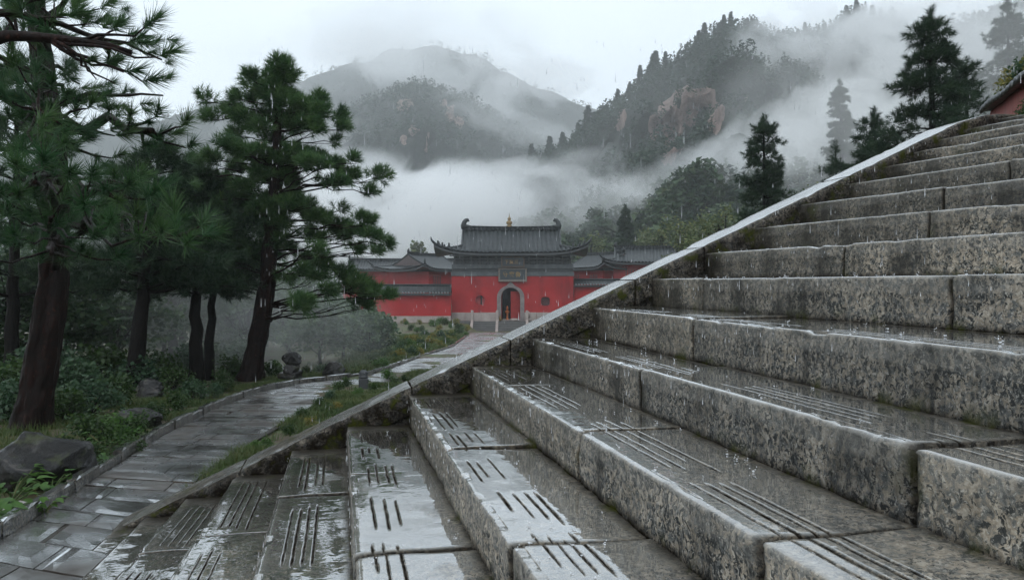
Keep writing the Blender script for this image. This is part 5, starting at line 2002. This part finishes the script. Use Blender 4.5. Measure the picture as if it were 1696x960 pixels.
# ------------------------------------------------------------------ conifers on the right behind the stairs
def conifer(base, h, rmax, seed, label, dens=1.0, mat='needle_dark', group=None, nl=.13, w=.012, crown0=.1, whorls=16, irregular=.3, nn=30, power=.9, r0=None, sz0=.16):
    T = Tree(seed)
    r = T.r
    base = np.asarray(base, float)
    u = np.linspace(0, 1, 14)
    P = base + np.stack([.01 * h * np.sin(u * 4), .0 * u, h * u - .1], 1)
    r0 = r0 or h * .026
    T.wood.tube(P, np.interp(u, [0, .05, 1], [r0 * 1.3, r0, .01]), 10)
    for k in range(whorls):
        f_ = min(.985, max(crown0, crown0 + (1 - crown0) * ((k + r.uniform(-.2, .2)) / whorls)))
        p0 = np.array([np.interp(f_, u, P[:, i]) for i in range(3)])
        rad = rmax * (1 - (f_ - crown0) / (1 - crown0)) ** power * r.uniform(1 - irregular, 1 + irregular * .6) + .12
        nb = r.integers(5, 8)
        a0 = r.uniform(0, 6.28)
        for b in range(nb):
            a = a0 + b * 2 * math.pi / nb + r.normal(0, .25)
            L = rad * r.uniform(.5, 1.15)
            o = np.array((math.cos(a), math.sin(a), 0))
            fb = min(.97, max(crown0 * .8, f_ + r.normal(0, .6 / whorls)))
            p0 = np.array([np.interp(fb, u, P[:, i]) for i in range(3)])
            lift = L * r.uniform(-.30, .12)
            e = p0 + o * L + np.array((0, 0, lift))
            B = limb(p0, e, .08, r)
            T.wood.tube(B, np.linspace(.010 + .012 * L, .004, len(B)), 5, False)
            for q in range(2 + int(3.2 * L)):
                tt = r.uniform(.3, 1.05)
                c = p0 + (e - p0) * tt + np.array((-o[1], o[0], 0)) * r.normal(0, .16 * L)
                T.pad(c, (sz0 + .06 * L, sz0 + .06 * L, .5 * sz0 + .03 * L), max(3, int(8 * dens)), o, .35)
    for q in range(5):
        T.pad(P[-1] - np.array((0, 0, .035 * h * q)), (.05 + .018 * h * q / 2,) * 2 + (.03 * h,), int(10 * dens), np.zeros(3), .9)
    return T.done('conifer', label, 'tree', base, group, nn, nl, w, .13, M[mat], M['bark_dark'], .14)


def conifer_at(x, ytop, d_, rpx, seed, label, **kw):
    p = on_ground(x, d_)
    top = at(x, ytop, d_)[2]
    return conifer(p, top - p[2], rpx * d_ / F, seed, label, **kw)


conifer_at(1541, 24, 17, 118, 101, 'dark tiered conifer behind the top of the stairs', dens=1.1, whorls=15, irregular=.35, power=.8, crown0=.3, mat='needle_dark')
conifer_at(1266, 197, 24, 80, 102, 'dark conifer rising from behind the middle of the sloping coping', dens=1.1, whorls=15, irregular=.35, power=.75, crown0=.25, mat='needle_dark')
conifer_at(1450, 190, 20, 70, 103, 'bushy young conifer left below the tall tiered conifer', whorls=11, power=.6, irregular=.4, crown0=.2)
conifer_at(1392, 140, 52, 56, 125, 'pale ghostly conifer half lost in mist between the two dark conifers', whorls=24, w=.022, nl=.2, power=.9, sz0=.22, irregular=.15, dens=1.3)
conifer_at(1668, 0, 40, 85, 106, 'misty conifer at the upper right corner above the ruined red wall', whorls=15, w=.02, nl=.2, power=.7, sz0=.24)
conifer_at(1037, 344, 110, 26, 108, 'slim dark conifer standing behind the halls right of the gatehouse', whorls=20, w=.05, nl=.4, power=.8, sz0=.45, nn=24)
conifer_at(1385, 240, 30, 50, 109, 'round-topped dark bushy conifer beside the misty pale one', whorls=9, power=.5, irregular=.4, mat='needle_dark')
conifer_at(1600, 105, 19, 60, 110, 'wide low dark conifer between the tall tiered one and the ruined red wall', whorls=9, power=.5, irregular=.4)

G = 'trees on the hillside right of the temple'
for k, (x, ytop, d_, wpx, mt, lab) in enumerate([
        (1130, 338, 70, 60, 'near', 'yellow-green round tree peeping over the coping right of the far halls'),
        (1175, 340, 60, 60, 'near', 'yellow-green tree at the left foot of the middle dark conifer'),
        (1090, 362, 100, 50, 'near', 'soft green tree behind the ridge of the right hall'),
        (1060, 372, 115, 46, 'near', 'small soft green tree right of the slim dark conifer'),
        (985, 378, 125, 46, 'near', 'pale green tree in mist right above the gatehouse eaves tip'),
        (1210, 330, 55, 60, 'near', 'leafy green tree pressed against the middle dark conifer'),
        (1300, 300, 40, 70, 'near', 'leafy tree in the dip right of the middle dark conifer'),
        (1350, 300, 34, 60, 'near', 'olive leafy tree behind the coping below the misty pale conifer'),
        (1420, 255, 28, 60, 'near', 'olive leafy tree behind the coping left of the tall tiered conifer'),
        (1155, 375, 50, 50, 'near', 'low bright bush-like tree behind the coping right of the hall ridge'),
        (693, 392, 160, 22, 'near', 'lone ghost tree in the mist above the left side hall')]):
    p = on_ground(x, d_)
    top = at(x, ytop, d_)[2]
    leaf_tree(p, top - p[2], wpx * d_ / F * 1.35, 130 + k, lab, 'hillwood', G, n=46, size=.0022 * d_ + .02, per=60, lo=.25) if False else None
    M.setdefault('hillwood', leafmat('hill_leaves', (.050, .085, .030), (.085, .115, .040), (.14, .14, .05), .5, .6, .2))
    leaf_tree(p, top - p[2], wpx * d_ / F * 1.3, 130 + k, lab, 'hillwood', G, n=46, size=.0016 * d_ + .03, per=60, lo=.25)
G = 'shrubs and saplings on the hillside behind the coping'
r = np.random.default_rng(77)
for k in range(46):
    x = r.uniform(1130, 1600)
    d_ = r.uniform(11, 26) if x > 1250 else r.uniform(26, 46)
    p = on_ground(x, d_)
    ycop = np.interp(x, [1010, 1300, 1590], [470, 325, 193])
    ztop = at(x, ycop - r.uniform(0, 22), d_)[2]
    s = max(1.0, (ztop - p[2]) / .62)
    if s > 5:
        continue
    shrub(p, s, k % 4, ['leaf', 'leaf_dull', 'leaf_yellow', 'leaf_dull'][r.integers(0, 4)], 'leafy shrub on the hillside showing just above the sloping coping', 'shrub', G)


# ------------------------------------------------------------------ pines along the skyline of the right-hand crag, each its own
def crest_trees():
    G = 'conifers along the skyline of the right crag'
    protos = []
    for k in range(3):
        T = Tree(300 + k)
        r = T.r
        mb = T.wood
        mb.tube([(0, 0, -.4), (0, 0, 6.0)], [.14, .02], 6)
        V = []
        for q in range(13):
            f_ = .22 + .78 * q / 13
            z = 6.2 * f_
            rad = 1.7 * (1 - f_) ** 1.05 * r.uniform(.6, 1.2) + .03
            n = 9
            for b in range(n):
                a = r.uniform(0, 6.28)
                L = rad * r.uniform(.6, 1.1)
                T.pad(np.array((math.cos(a) * L * .6, math.sin(a) * L * .6, z + r.normal(0, .08))), (L * .4 + .03, L * .4 + .03, .10), 6, np.array((math.cos(a), math.sin(a), 0)), .2)
        protos.append(T)
    r = np.random.default_rng(4)
    C = interp_crest(RIGHT, 600)
    first = {}
    xs = [872, 884, 905, 925, 934, 952, 962, 975, 985, 1000, 1006, 1020, 1032, 1040, 1048, 1060, 1072, 1085, 1092, 1104, 1118, 1130, 1142, 1155, 1168, 1180, 1192, 1204, 1216, 1228, 1242, 1256, 1270, 1284, 1300, 1318, 1336, 1352, 1370, 1388, 1404, 1420, 1440, 1460, 1482]
    for i, x in enumerate(xs):
        x += r.uniform(-6, 6)
        if r.random() < .15:
            continue
        j = np.argmin(np.abs(C[:, 0] - x))
        p = at(x, C[j, 1] + r.uniform(2, 9), C[j, 2] - 1.0)
        k = i % 3
        s = r.uniform(.55, 1.25) * (1.25 if x < 1110 else 1.0)
        t = empty('skyline_conifer', p - np.array((0, 0, .8)), r.uniform(0, 6.28), 'one of the small dark conifers along the skyline of the right crag', 'tree', G)
        t.scale = (s * r.uniform(1.1, 1.7), s * r.uniform(1.1, 1.7), s)
        if k not in first:
            T = protos[k]
            Vw, fw = T.wood.arr()
            a = build('trunk', Vw, fw, M['bark_dark'], t, True)
            V, f = needles(np.concatenate(T.C), np.concatenate(T.A), .16, 7, .26, .12, T.r)
            b = build('crown', V, f, M['far_wood'], t, False, {'tone': TONE * .5})
            first[k] = (a, b)
        else:
            for o in first[k]:
                c = o.copy()
                COL.objects.link(c)
                c.parent = t


crest_trees()


# ------------------------------------------------------------------ grass
def grass(name, P, hgt, r, n, mat, w=.006):
    """tufts at P (k,3)"""
    k = len(P)
    a = r.random((k, n)) * 6.283
    lean = r.uniform(.15, .9, (k, n))
    h = hgt[:, None] * r.uniform(.5, 1.2, (k, n))
    b = P[:, None] + r.normal(0, .03, (k, n, 3)) * np.array((1, 1, 0))
    d = np.stack([np.cos(a) * lean, np.sin(a) * lean, np.ones((k, n))], -1)
    d = unit(d) * h[..., None]
    mid = b + d * .55
    tip = b + d + np.stack([np.cos(a), np.sin(a), -.5 * np.ones((k, n))], -1) * (h * lean * .35)[..., None]
    s = np.stack([-np.sin(a), np.cos(a), 0 * a], -1) * w * .5
    V = np.stack([b - s, b + s, mid + s * .8, mid - s * .8, tip], 2).reshape(-1, 3)
    i = np.arange(k * n)[:, None] * 5
    Q = i + np.array([[0, 1, 2, 3]])
    Tt = i + np.array([[3, 2, 4]])
    tag(build(name, V, [Q, Tt], mat, None, False), kind='stuff')


def in_poly(x, y, poly):
    poly = np.asarray(poly, float)
    c = np.zeros(len(x), bool)
    j = len(poly) - 1
    for i in range(len(poly)):
        xi, yi, xj, yj = *poly[i], *poly[j]
        cond = ((yi > y) != (yj > y)) & (x < (xj - xi) * (y - yi) / (yj - yi + 1e-12) + xi)
        c ^= cond
        j = i
    return c


def sample_px(poly, n, r):
    """random ground points inside a patch of ground, given by its corners; even per square metre"""
    W = np.array([gnd(*p)[:2] for p in poly])
    lo, hi = W.min(0), W.max(0)
    X = r.uniform(lo[0], hi[0], n * 6)
    Y = r.uniform(lo[1], hi[1], n * 6)
    k = in_poly(X, Y, W)
    X, Y = X[k][:n], Y[k][:n]
    return np.stack([X, Y, terrain_z(X, Y) - .01], 1)


r = np.random.default_rng(21)
PATHPOLY = np.concatenate([PLw[:, :2], PRw[::-1, :2]])


def off_path(P, m=.10):
    k = ~in_poly(P[:, 0], P[:, 1], PATHPOLY)
    k &= ~((P[:, 1] < 5.42) & (P[:, 0] > -1.4))
    # keep the kerb clear
    d = np.full(len(P), 9.)
    for a, b in zip(PLw[:-1, :2], PLw[1:, :2]):
        t = np.clip(((P[:, :2] - a) @ (b - a)) / ((b - a) @ (b - a)), 0, 1)
        d = np.minimum(d, np.linalg.norm(P[:, :2] - (a + t[:, None] * (b - a)), axis=1))
    return P[k & (d > m)]


P = off_path(sample_px([(285, 812), (345, 768), (425, 714), (505, 672), (560, 646), (610, 632), (665, 622), (760, 606), (760, 630), (660, 665), (520, 725), (400, 782), (310, 828)], 6500, r))
n1 = fbm(P, 1.2, 3, 4)
grass('grass', P[n1 > -.5], np.clip(.09 + .07 * n1[n1 > -.5], .04, .22), r, 9, M['grass'])
P = off_path(sample_px([(-60, 905), (60, 840), (190, 762), (268, 712), (350, 670), (430, 642), (500, 628), (560, 622), (560, 612), (430, 622), (250, 650), (80, 690), (-100, 720)], 9000, r), .13)
n1 = fbm(P, .9, 3, 5)
grass('grass', P[n1 > -.35], np.clip(.07 + .05 * n1[n1 > -.35], .03, .16), r, 8, M['grass'])
P = off_path(sample_px([(560, 621), (610, 617), (650, 606), (705, 586), (752, 570), (772, 556), (760, 552), (600, 556), (560, 600)], 9000, r), .3)
grass('grass', P, np.full(len(P), .22), r, 6, M['grass'], .02)


# rougher grass on the open slope beyond the coping and along the wood's edge
X = r.uniform(-1, 26, 16000)
Y = r.uniform(5.6, 60, 16000) ** 1.0
P = off_path(np.stack([X, Y, terrain_z(X, Y) - .01], 1), .2)
d_ = fwd(P[:, 0], P[:, 1])
n1 = fbm(P, .5, 3, 6)
k = (d_ < 60) & (n1 > -.5)
grass('grass', P[k], np.clip(.15 + .08 * n1[k], .06, .3), r, 7, M['grass'], .012)
X = r.uniform(-14, -1.5, 9000)
Y = r.uniform(2.0, 16, 9000)
P = off_path(np.stack([X, Y, terrain_z(X, Y) - .01], 1), .2)
n1 = fbm(P, .8, 3, 8)
grass('grass', P[n1 > -.4], np.clip(.10 + .06 * n1[n1 > -.4], .04, .2), r, 7, M['grass'], .008)


# broad-leaved plants in the lower left corner
def leafy_plant(p, s, seed, label, nst=9, mat='leaf_bright', group=None):
    r = np.random.default_rng(seed)
    t = empty('leafy_plant', p, 0, label, 'plant', group)
    st, V, Q, n = MB(), [], [], 0
    for k in range(nst):
        a = r.uniform(0, 6.28)
        L = s * r.uniform(.5, 1.0)
        e = np.array((math.cos(a) * L * .75, math.sin(a) * L * .75, L * r.uniform(.5, .95)))
        st.tube(limb(np.zeros(3), e, .15, r, 6), np.linspace(.006, .003, 6), 5, False)
        for q in range(3):
            f_ = 1.0 if q == 0 else r.uniform(.5, .9)
            c = e * f_ + np.array((0, 0, .02))
            dr = unit(np.array((math.cos(a + (q - 1) * 1.0 * (q > 0)), math.sin(a + (q - 1) * 1.0 * (q > 0)), r.uniform(-.35, .15))))
            sd = unit(np.cross(dr, (0, 0, 1.0)))
            nm = np.cross(sd, dr)
            ll = s * r.uniform(.22, .36)
            prof = [(0, .02), (.12, .28), (.35, .42), (.6, .36), (.82, .18), (1, .0)]
            for (u_, w_) in prof:
                cc = c + dr * ll * u_ - nm * ll * .18 * u_ * u_
                V += [cc - sd * ll * w_ + nm * ll * w_ * .25, cc, cc + sd * ll * w_ + nm * ll * w_ * .25]
            for i in range(5):
                b = n + i * 3
                Q += [(b, b + 1, b + 4, b + 3), (b + 1, b + 2, b + 5, b + 4)]
            n += 18
    st.build('stem', M['grass'], t, True)
    build('foliage', np.array(V), np.array(Q), M[mat], t, True)
    return t


for k, (x, y, s, lab) in enumerate([(8, 850, .30, 'broad-leaved green plant at the left edge below the pale cobble'), (22, 815, .26, 'broad-leaved plant touching the left side of the pale cobble'), (40, 800, .24, 'broad-leaved plant tucked under the big boulder'),
                                   (85, 815, .20, 'small leafy plant between the pale cobble and the kerb'), (70, 845, .18, 'small leafy plant by the kerb in front of the pale cobble'), (-30, 870, .30, 'broad-leaved plant cut by the left picture edge'),
                                   (150, 775, .22, 'leafy plant at the right end of the big boulder'), (175, 745, .22, 'light green leafy plant between the two boulders')]):
    p = gnd(x, y)
    p[2] = terrain_z(p[0], p[1])
    leafy_plant(p, s, 400 + k, lab, group='leafy plants by the boulders')


# ------------------------------------------------------------------ boulders and rocks
def rockmat():
    a = NT('wet_boulder')
    p = a.pos()
    f = a.noise(p, 3.5, 6, 0.65)
    base = a.ramp(f, [(0.3, (.003, .003, .0033)), (0.54, (.010, .0095, .009)), (0.66, (.030, .025, .020)), (0.74, (.10, .095, .09))])
    base = a.mix(a.ramp(a.noise(p, 8, 4, .6), [(.55, 0), (.7, .7)]), base, (.045, .055, .018))
    a.set(Base_Color=base, Roughness=.5, Normal=a.bump(a.math('ADD', f, a.noise(p, 18, 5, .7)), .8, .04))
    a.b.inputs['Coat Weight'].default_value = .34
    a.b.inputs['Specular IOR Level'].default_value = .25
    a.b.inputs['Coat Roughness'].default_value = .12
    return a.m


M['rock'] = rockmat()


def boulder(p, size, seed, label, rough=.22, sub=5, mat='rock', cat='rock', name='boulder', rz=0, group=None):
    import bmesh
    bm = bmesh.new()
    bmesh.ops.create_icosphere(bm, subdivisions=sub, radius=1)
    V = np.array([v.co[:] for v in bm.verts])
    Fc = np.array([[v.index for v in f.verts] for f in bm.faces])
    bm.free()
    r = np.random.default_rng(seed)
    # flattened faces: clamp against random planes
    for k in range(10):
        nrm = unit(r.normal(size=3))
        h = r.uniform(.62, .9)
        dd = V @ nrm
        V = V - np.clip(dd - h, 0, None)[:, None] * nrm * .97
    V = V * (1 + rough * .5 * fbm(V, 1.3, 3, seed)[:, None] + .07 * fbm(V, 4, 4, seed + 3)[:, None])
    V = V * np.array(size)
    V[:, 2] += size[2] * .62
    o = build(name, V, Fc, M[mat], None, True)
    o.location = p
    o.rotation_euler = (0, 0, rz)
    return tag(o, label, cat, group)


def ground_rock(x, y, w_px, h_px, seed, label, **kw):
    p = gnd(x, y)
    d_ = fwd(p[0], p[1])
    p[2] = terrain_z(p[0], p[1]) - .03
    k = d_ / F
    return boulder(p, (w_px / 2 * k, w_px / 2 * k * .8, h_px / 1.55 * k), seed, label, **kw)


ground_rock(62, 792, 178, 92, 6, 'big wet dark boulder with pale patches at the foot of the large left pine')
ground_rock(228, 702, 86, 34, 12, 'low dark rounded boulder on the grass behind the path kerb')
ground_rock(250, 650, 52, 34, 15, 'flat-topped dark rock at the foot of the right-leaning pine trunk')
ground_rock(38, 838, 40, 26, 18, 'pale rounded cobble among the leafy plants in the lower left corner', mat='cobble') if 'cobble' in M else None
M['cobble'] = simple('pale_cobble', (.20, .19, .17), (.36, .34, .31), 5, .4, .3, 20, None, .6)
ground_rock(30, 838, 42, 27, 18, 'pale rounded cobble among the leafy plants in the lower left corner', mat='cobble', name='cobble')
ground_rock(52, 842, 30, 24, 19, 'brownish cobble leaning against the right side of the paler cobble', name='cobble')
ground_rock(553, 625, 36, 27, 21, 'small brown rock at the far edge of the path bend', mat='brownrock' if 'brownrock' in M else 'rock')
ground_rock(338, 652, 20, 14, 22, 'small dark stone on the grass by the kerb below the trunk pair')
ground_rock(196, 738, 40, 14, 24, 'flat grey stone hidden in shrubs between the two boulders')
p = gnd(484, 628)
p[2] = terrain_z(p[0], p[1]) - .03
k = fwd(p[0], p[1]) / F
t = empty('stacked_rock', p, 0, 'tall mushroom-shaped weathered rock stack right of the tall pine trunk', 'rock')
for nm, size, z, sd in (('footing_stone', (22, 18, 13), 0, 41), ('middle_stone', (17, 15, 14), 12, 44), ('cap_stone', (17, 15, 12), 29, 46)):
    o = boulder((0, 0, z * k), tuple(q * k for q in size), sd, None, .3, 4, name=nm)
    o.parent = t
    for kk in ('label', 'category'):
        if kk in o:
            del o[kk]
# dark stub post on the verge
p = gnd(602, 643)
p[2] = terrain_z(p[0], p[1])
t = empty('bollard', p, 0, 'short dark weathered stone post on the verge beside the path bend', 'post')
MB().box(-.085, .085, -.085, .085, -.1, .20, .02).build('shaft', M['timber'], t)
MB().lathe([(0, 0), (.09, 0), (.075, .03), (.06, .045), (.085, .09), (.05, .13), (0, .14)], (0, 0, .202), 12).build('cap', M['timber'], t, True)


# ------------------------------------------------------------------ ruined red wall at the head of the stairs
def ruined_wall():
    A_ = at(1640, 190, 8.4)
    B_ = at(1745, 190, 6.2)
    B_ = A_ + (B_ - A_) * 2.2
    base = (A_ + B_) / 2
    dv = B_ - A_
    L = np.hypot(dv[0], dv[1])
    rz = math.atan2(dv[1], dv[0])
    zb = 1.0
    w_ = empty('ruined_wall', (base[0], base[1], zb), rz, 'weathered red wall with sagging tile cap and overgrown top, at the head of the stairs', 'wall')
    za, zb_ = at(1640, 184, 8.4)[2] - zb, at(1696, 142, 6.9)[2] - zb
    n = 40
    X = np.linspace(-L / 2, L / 2, n)
    top = za + (zb_ - za) * np.minimum((X + L / 2) / L * 2.2, 1.25)
    V = []
    rows = 12
    for i, x in enumerate(X):
        for j in range(rows):
            V.append((x, 0, -.3 + (top[i] + .3) * j / (rows - 1)))
        for j in range(rows - 1, -1, -1):
            V.append((x, .35, -.3 + (top[i] + .3) * j / (rows - 1)))
    V = np.array(V)
    V[:, 1] += .02 * fbm(V, 4, 4, 7)
    m_ = 2 * rows
    q0 = [(j, j + 1, m_ - 2 - j, m_ - 1 - j) for j in range(rows - 1)]
    q1 = [((n - 1) * m_ + j + 1, (n - 1) * m_ + j, (n - 1) * m_ + m_ - 1 - j, (n - 1) * m_ + m_ - 2 - j) for j in range(rows - 1)]
    M['oldred'] = simple('old_red_plaster', (.20, .035, .028), (.34, .075, .055), 3, .6, .5, 14, ((.05, .035, .028), 1.2, .85), .1)
    build('plaster', V, np.concatenate([grid_faces(n, m_), np.array(q0), np.array(q1)]), M['oldred'], w_, True)
    nx = 160
    xs = np.linspace(-L / 2, L / 2, nx)
    ys = np.linspace(-.10, .45, 15)
    XX, YY = np.meshgrid(xs, ys, indexing='ij')
    tp = np.interp(XX, X, top)
    Z = tp + .02 + .16 * (1 - np.abs(YY - .175) / .275) + .03 * np.abs(np.sin(math.pi * XX / .16)) ** .6 + .012 * np.sin(XX * 5)
    Va = np.stack([XX, YY, Z], -1).reshape(-1, 3)
    Vb = np.stack([XX, YY, np.minimum(Z - .05, tp - .0)], -1).reshape(-1, 3)
    f = grid_faces(nx, 15)
    ring = [i * 15 for i in range(nx)] + [(nx - 1) * 15 + j for j in range(1, 15)] + [i * 15 + 14 for i in range(nx - 2, -1, -1)] + [j for j in range(13, 0, -1)]
    q = [(ring[i], ring[(i + 1) % len(ring)], ring[(i + 1) % len(ring)] + nx * 15, ring[i] + nx * 15) for i in range(len(ring))]
    build('cap_tiles', np.concatenate([Va, Vb]), np.concatenate([f, f[:, ::-1] + nx * 15, np.array(q)]), M['tile'], w_, True)
    R3 = Matrix.Rotation(rz, 3, 'Z')
    r = np.random.default_rng(55)
    for k in range(16):
        x = -L / 2 + L * (k + .5) / 16
        z = np.interp(x, X, top) + .10
        p = Vector((base[0], base[1], zb)) + R3 @ Vector((x, r.uniform(.1, .6), z))
        shrub(np.array(p), r.uniform(.40, .75), k % 4, ['leaf_yellow', 'leaf', 'leaf_yellow', 'leaf_dull'][r.integers(0, 4)], 'yellow-green scrub growing along the tiled cap of the weathered red wall', 'shrub', 'scrub on the weathered red wall')
    for k in range(5):
        x = r.uniform(-L * .42, L * .1)
        p = Vector((base[0], base[1], zb)) + R3 @ Vector((x, -.18, r.uniform(.15, .3)))
        shrub(np.array(p), r.uniform(.22, .36), k % 4, 'leaf_yellow' if k % 2 else 'leaf', 'scrub sprouting at the foot of the weathered red wall', 'shrub', 'scrub at the foot of the weathered red wall')


ruined_wall()


# ------------------------------------------------------------------ falling rain, drips off the nosings and splashes on the treads
def water():
    a = NT('rain_water')
    a.set(Base_Color=(.95, .97, 1, 1), Roughness=.04, IOR=1.33)
    a.b.inputs['Transmission Weight'].default_value = .6
    r = np.random.default_rng(91)
    mb = MB()

    def drop(p, L, R):
        mb.tube([p + np.array((0, 0, L * .5)), p + np.array((0, 0, L * .1)), p - np.array((0, 0, L * .25)), p - np.array((0, 0, L * .45)), p - np.array((0, 0, L * .5))], [R * .12, R * .55, R, R * .75, R * .2], 5)
    for k in range(1100):
        d_ = 2.2 + 9 * r.random() ** .8
        x = r.uniform(420, 1720)
        y = r.uniform(60, 700)
        p = at(x, y, d_)
        if p[1] < 5.2 and p[2] < SNOSE(p[0]) + .08:
            continue
        if fwd(p[0], p[1]) > 4 and p[2] < -1.6:
            continue
        drop(p, r.uniform(.018, .05), r.uniform(.0007, .0014) * (.6 + d_ / 8))
    tag(mb.build('rain', a.m, None, True), kind='stuff')
    mb = MB()
    for k in range(480):
        i = r.integers(5, 20)
        y = r.uniform(2.2, 4.95) if i > 8 else r.uniform(3.0, 4.95)
        X0, Z0, m0 = STEPS[i]
        x = X0 + m0 * (y - D)
        L = r.uniform(.006, .03)
        drop(np.array((x - .012 - r.uniform(0, .004), y, Z0 - .012 - L * .5 - r.random() ** 2 * .10)), L, r.uniform(.0008, .0018))
    tag(mb.build('drips', a.m, None, True), kind='stuff')
    mb = MB()
    for k in range(300):
        i = r.integers(6, 13)
        y = r.uniform(1.6, 4.9)
        X0, Z0, m0 = STEPS[i]
        X1, Z1, m1 = STEPS[i + 1]
        u = r.random() ** 1.6
        x = (X0 + m0 * (y - D)) * (1 - u) + (X1 + m1 * (y - D)) * u
        s = r.uniform(.15, .75) ** 1.2
        if r.random() < .25:
            mb.tube([(x, y, Z0 - .002), (x, y, Z0 + .008 * s), (x, y, Z0 + .016 * s), (x, y, Z0 + .022 * s)], [.0030 * s, .0014 * s, .0016 * s, .0004], 5)
        mb.lathe([(.004 * s, 0), (.006 * s, .0035 * s), (.0066 * s, .0060 * s), (.0058 * s, .0040 * s), (.0035 * s, .0008)], (x, y, Z0 + .0006), 8)
        for q in range(r.integers(2, 5)):
            a_ = r.uniform(0, 6.28)
            rr, hh, z = r.uniform(.008, .022) * s, r.uniform(.004, .03) * s, r.uniform(.0010, .0022)
            mb.lathe([(0, -z), (z * .8, -z * .5), (z, 0), (z * .8, z * .5), (0, z)], (x + rr * math.cos(a_), y + rr * math.sin(a_), Z0 + hh), 6)
    tag(mb.build('splashes', a.m, None, True), kind='stuff')


water()
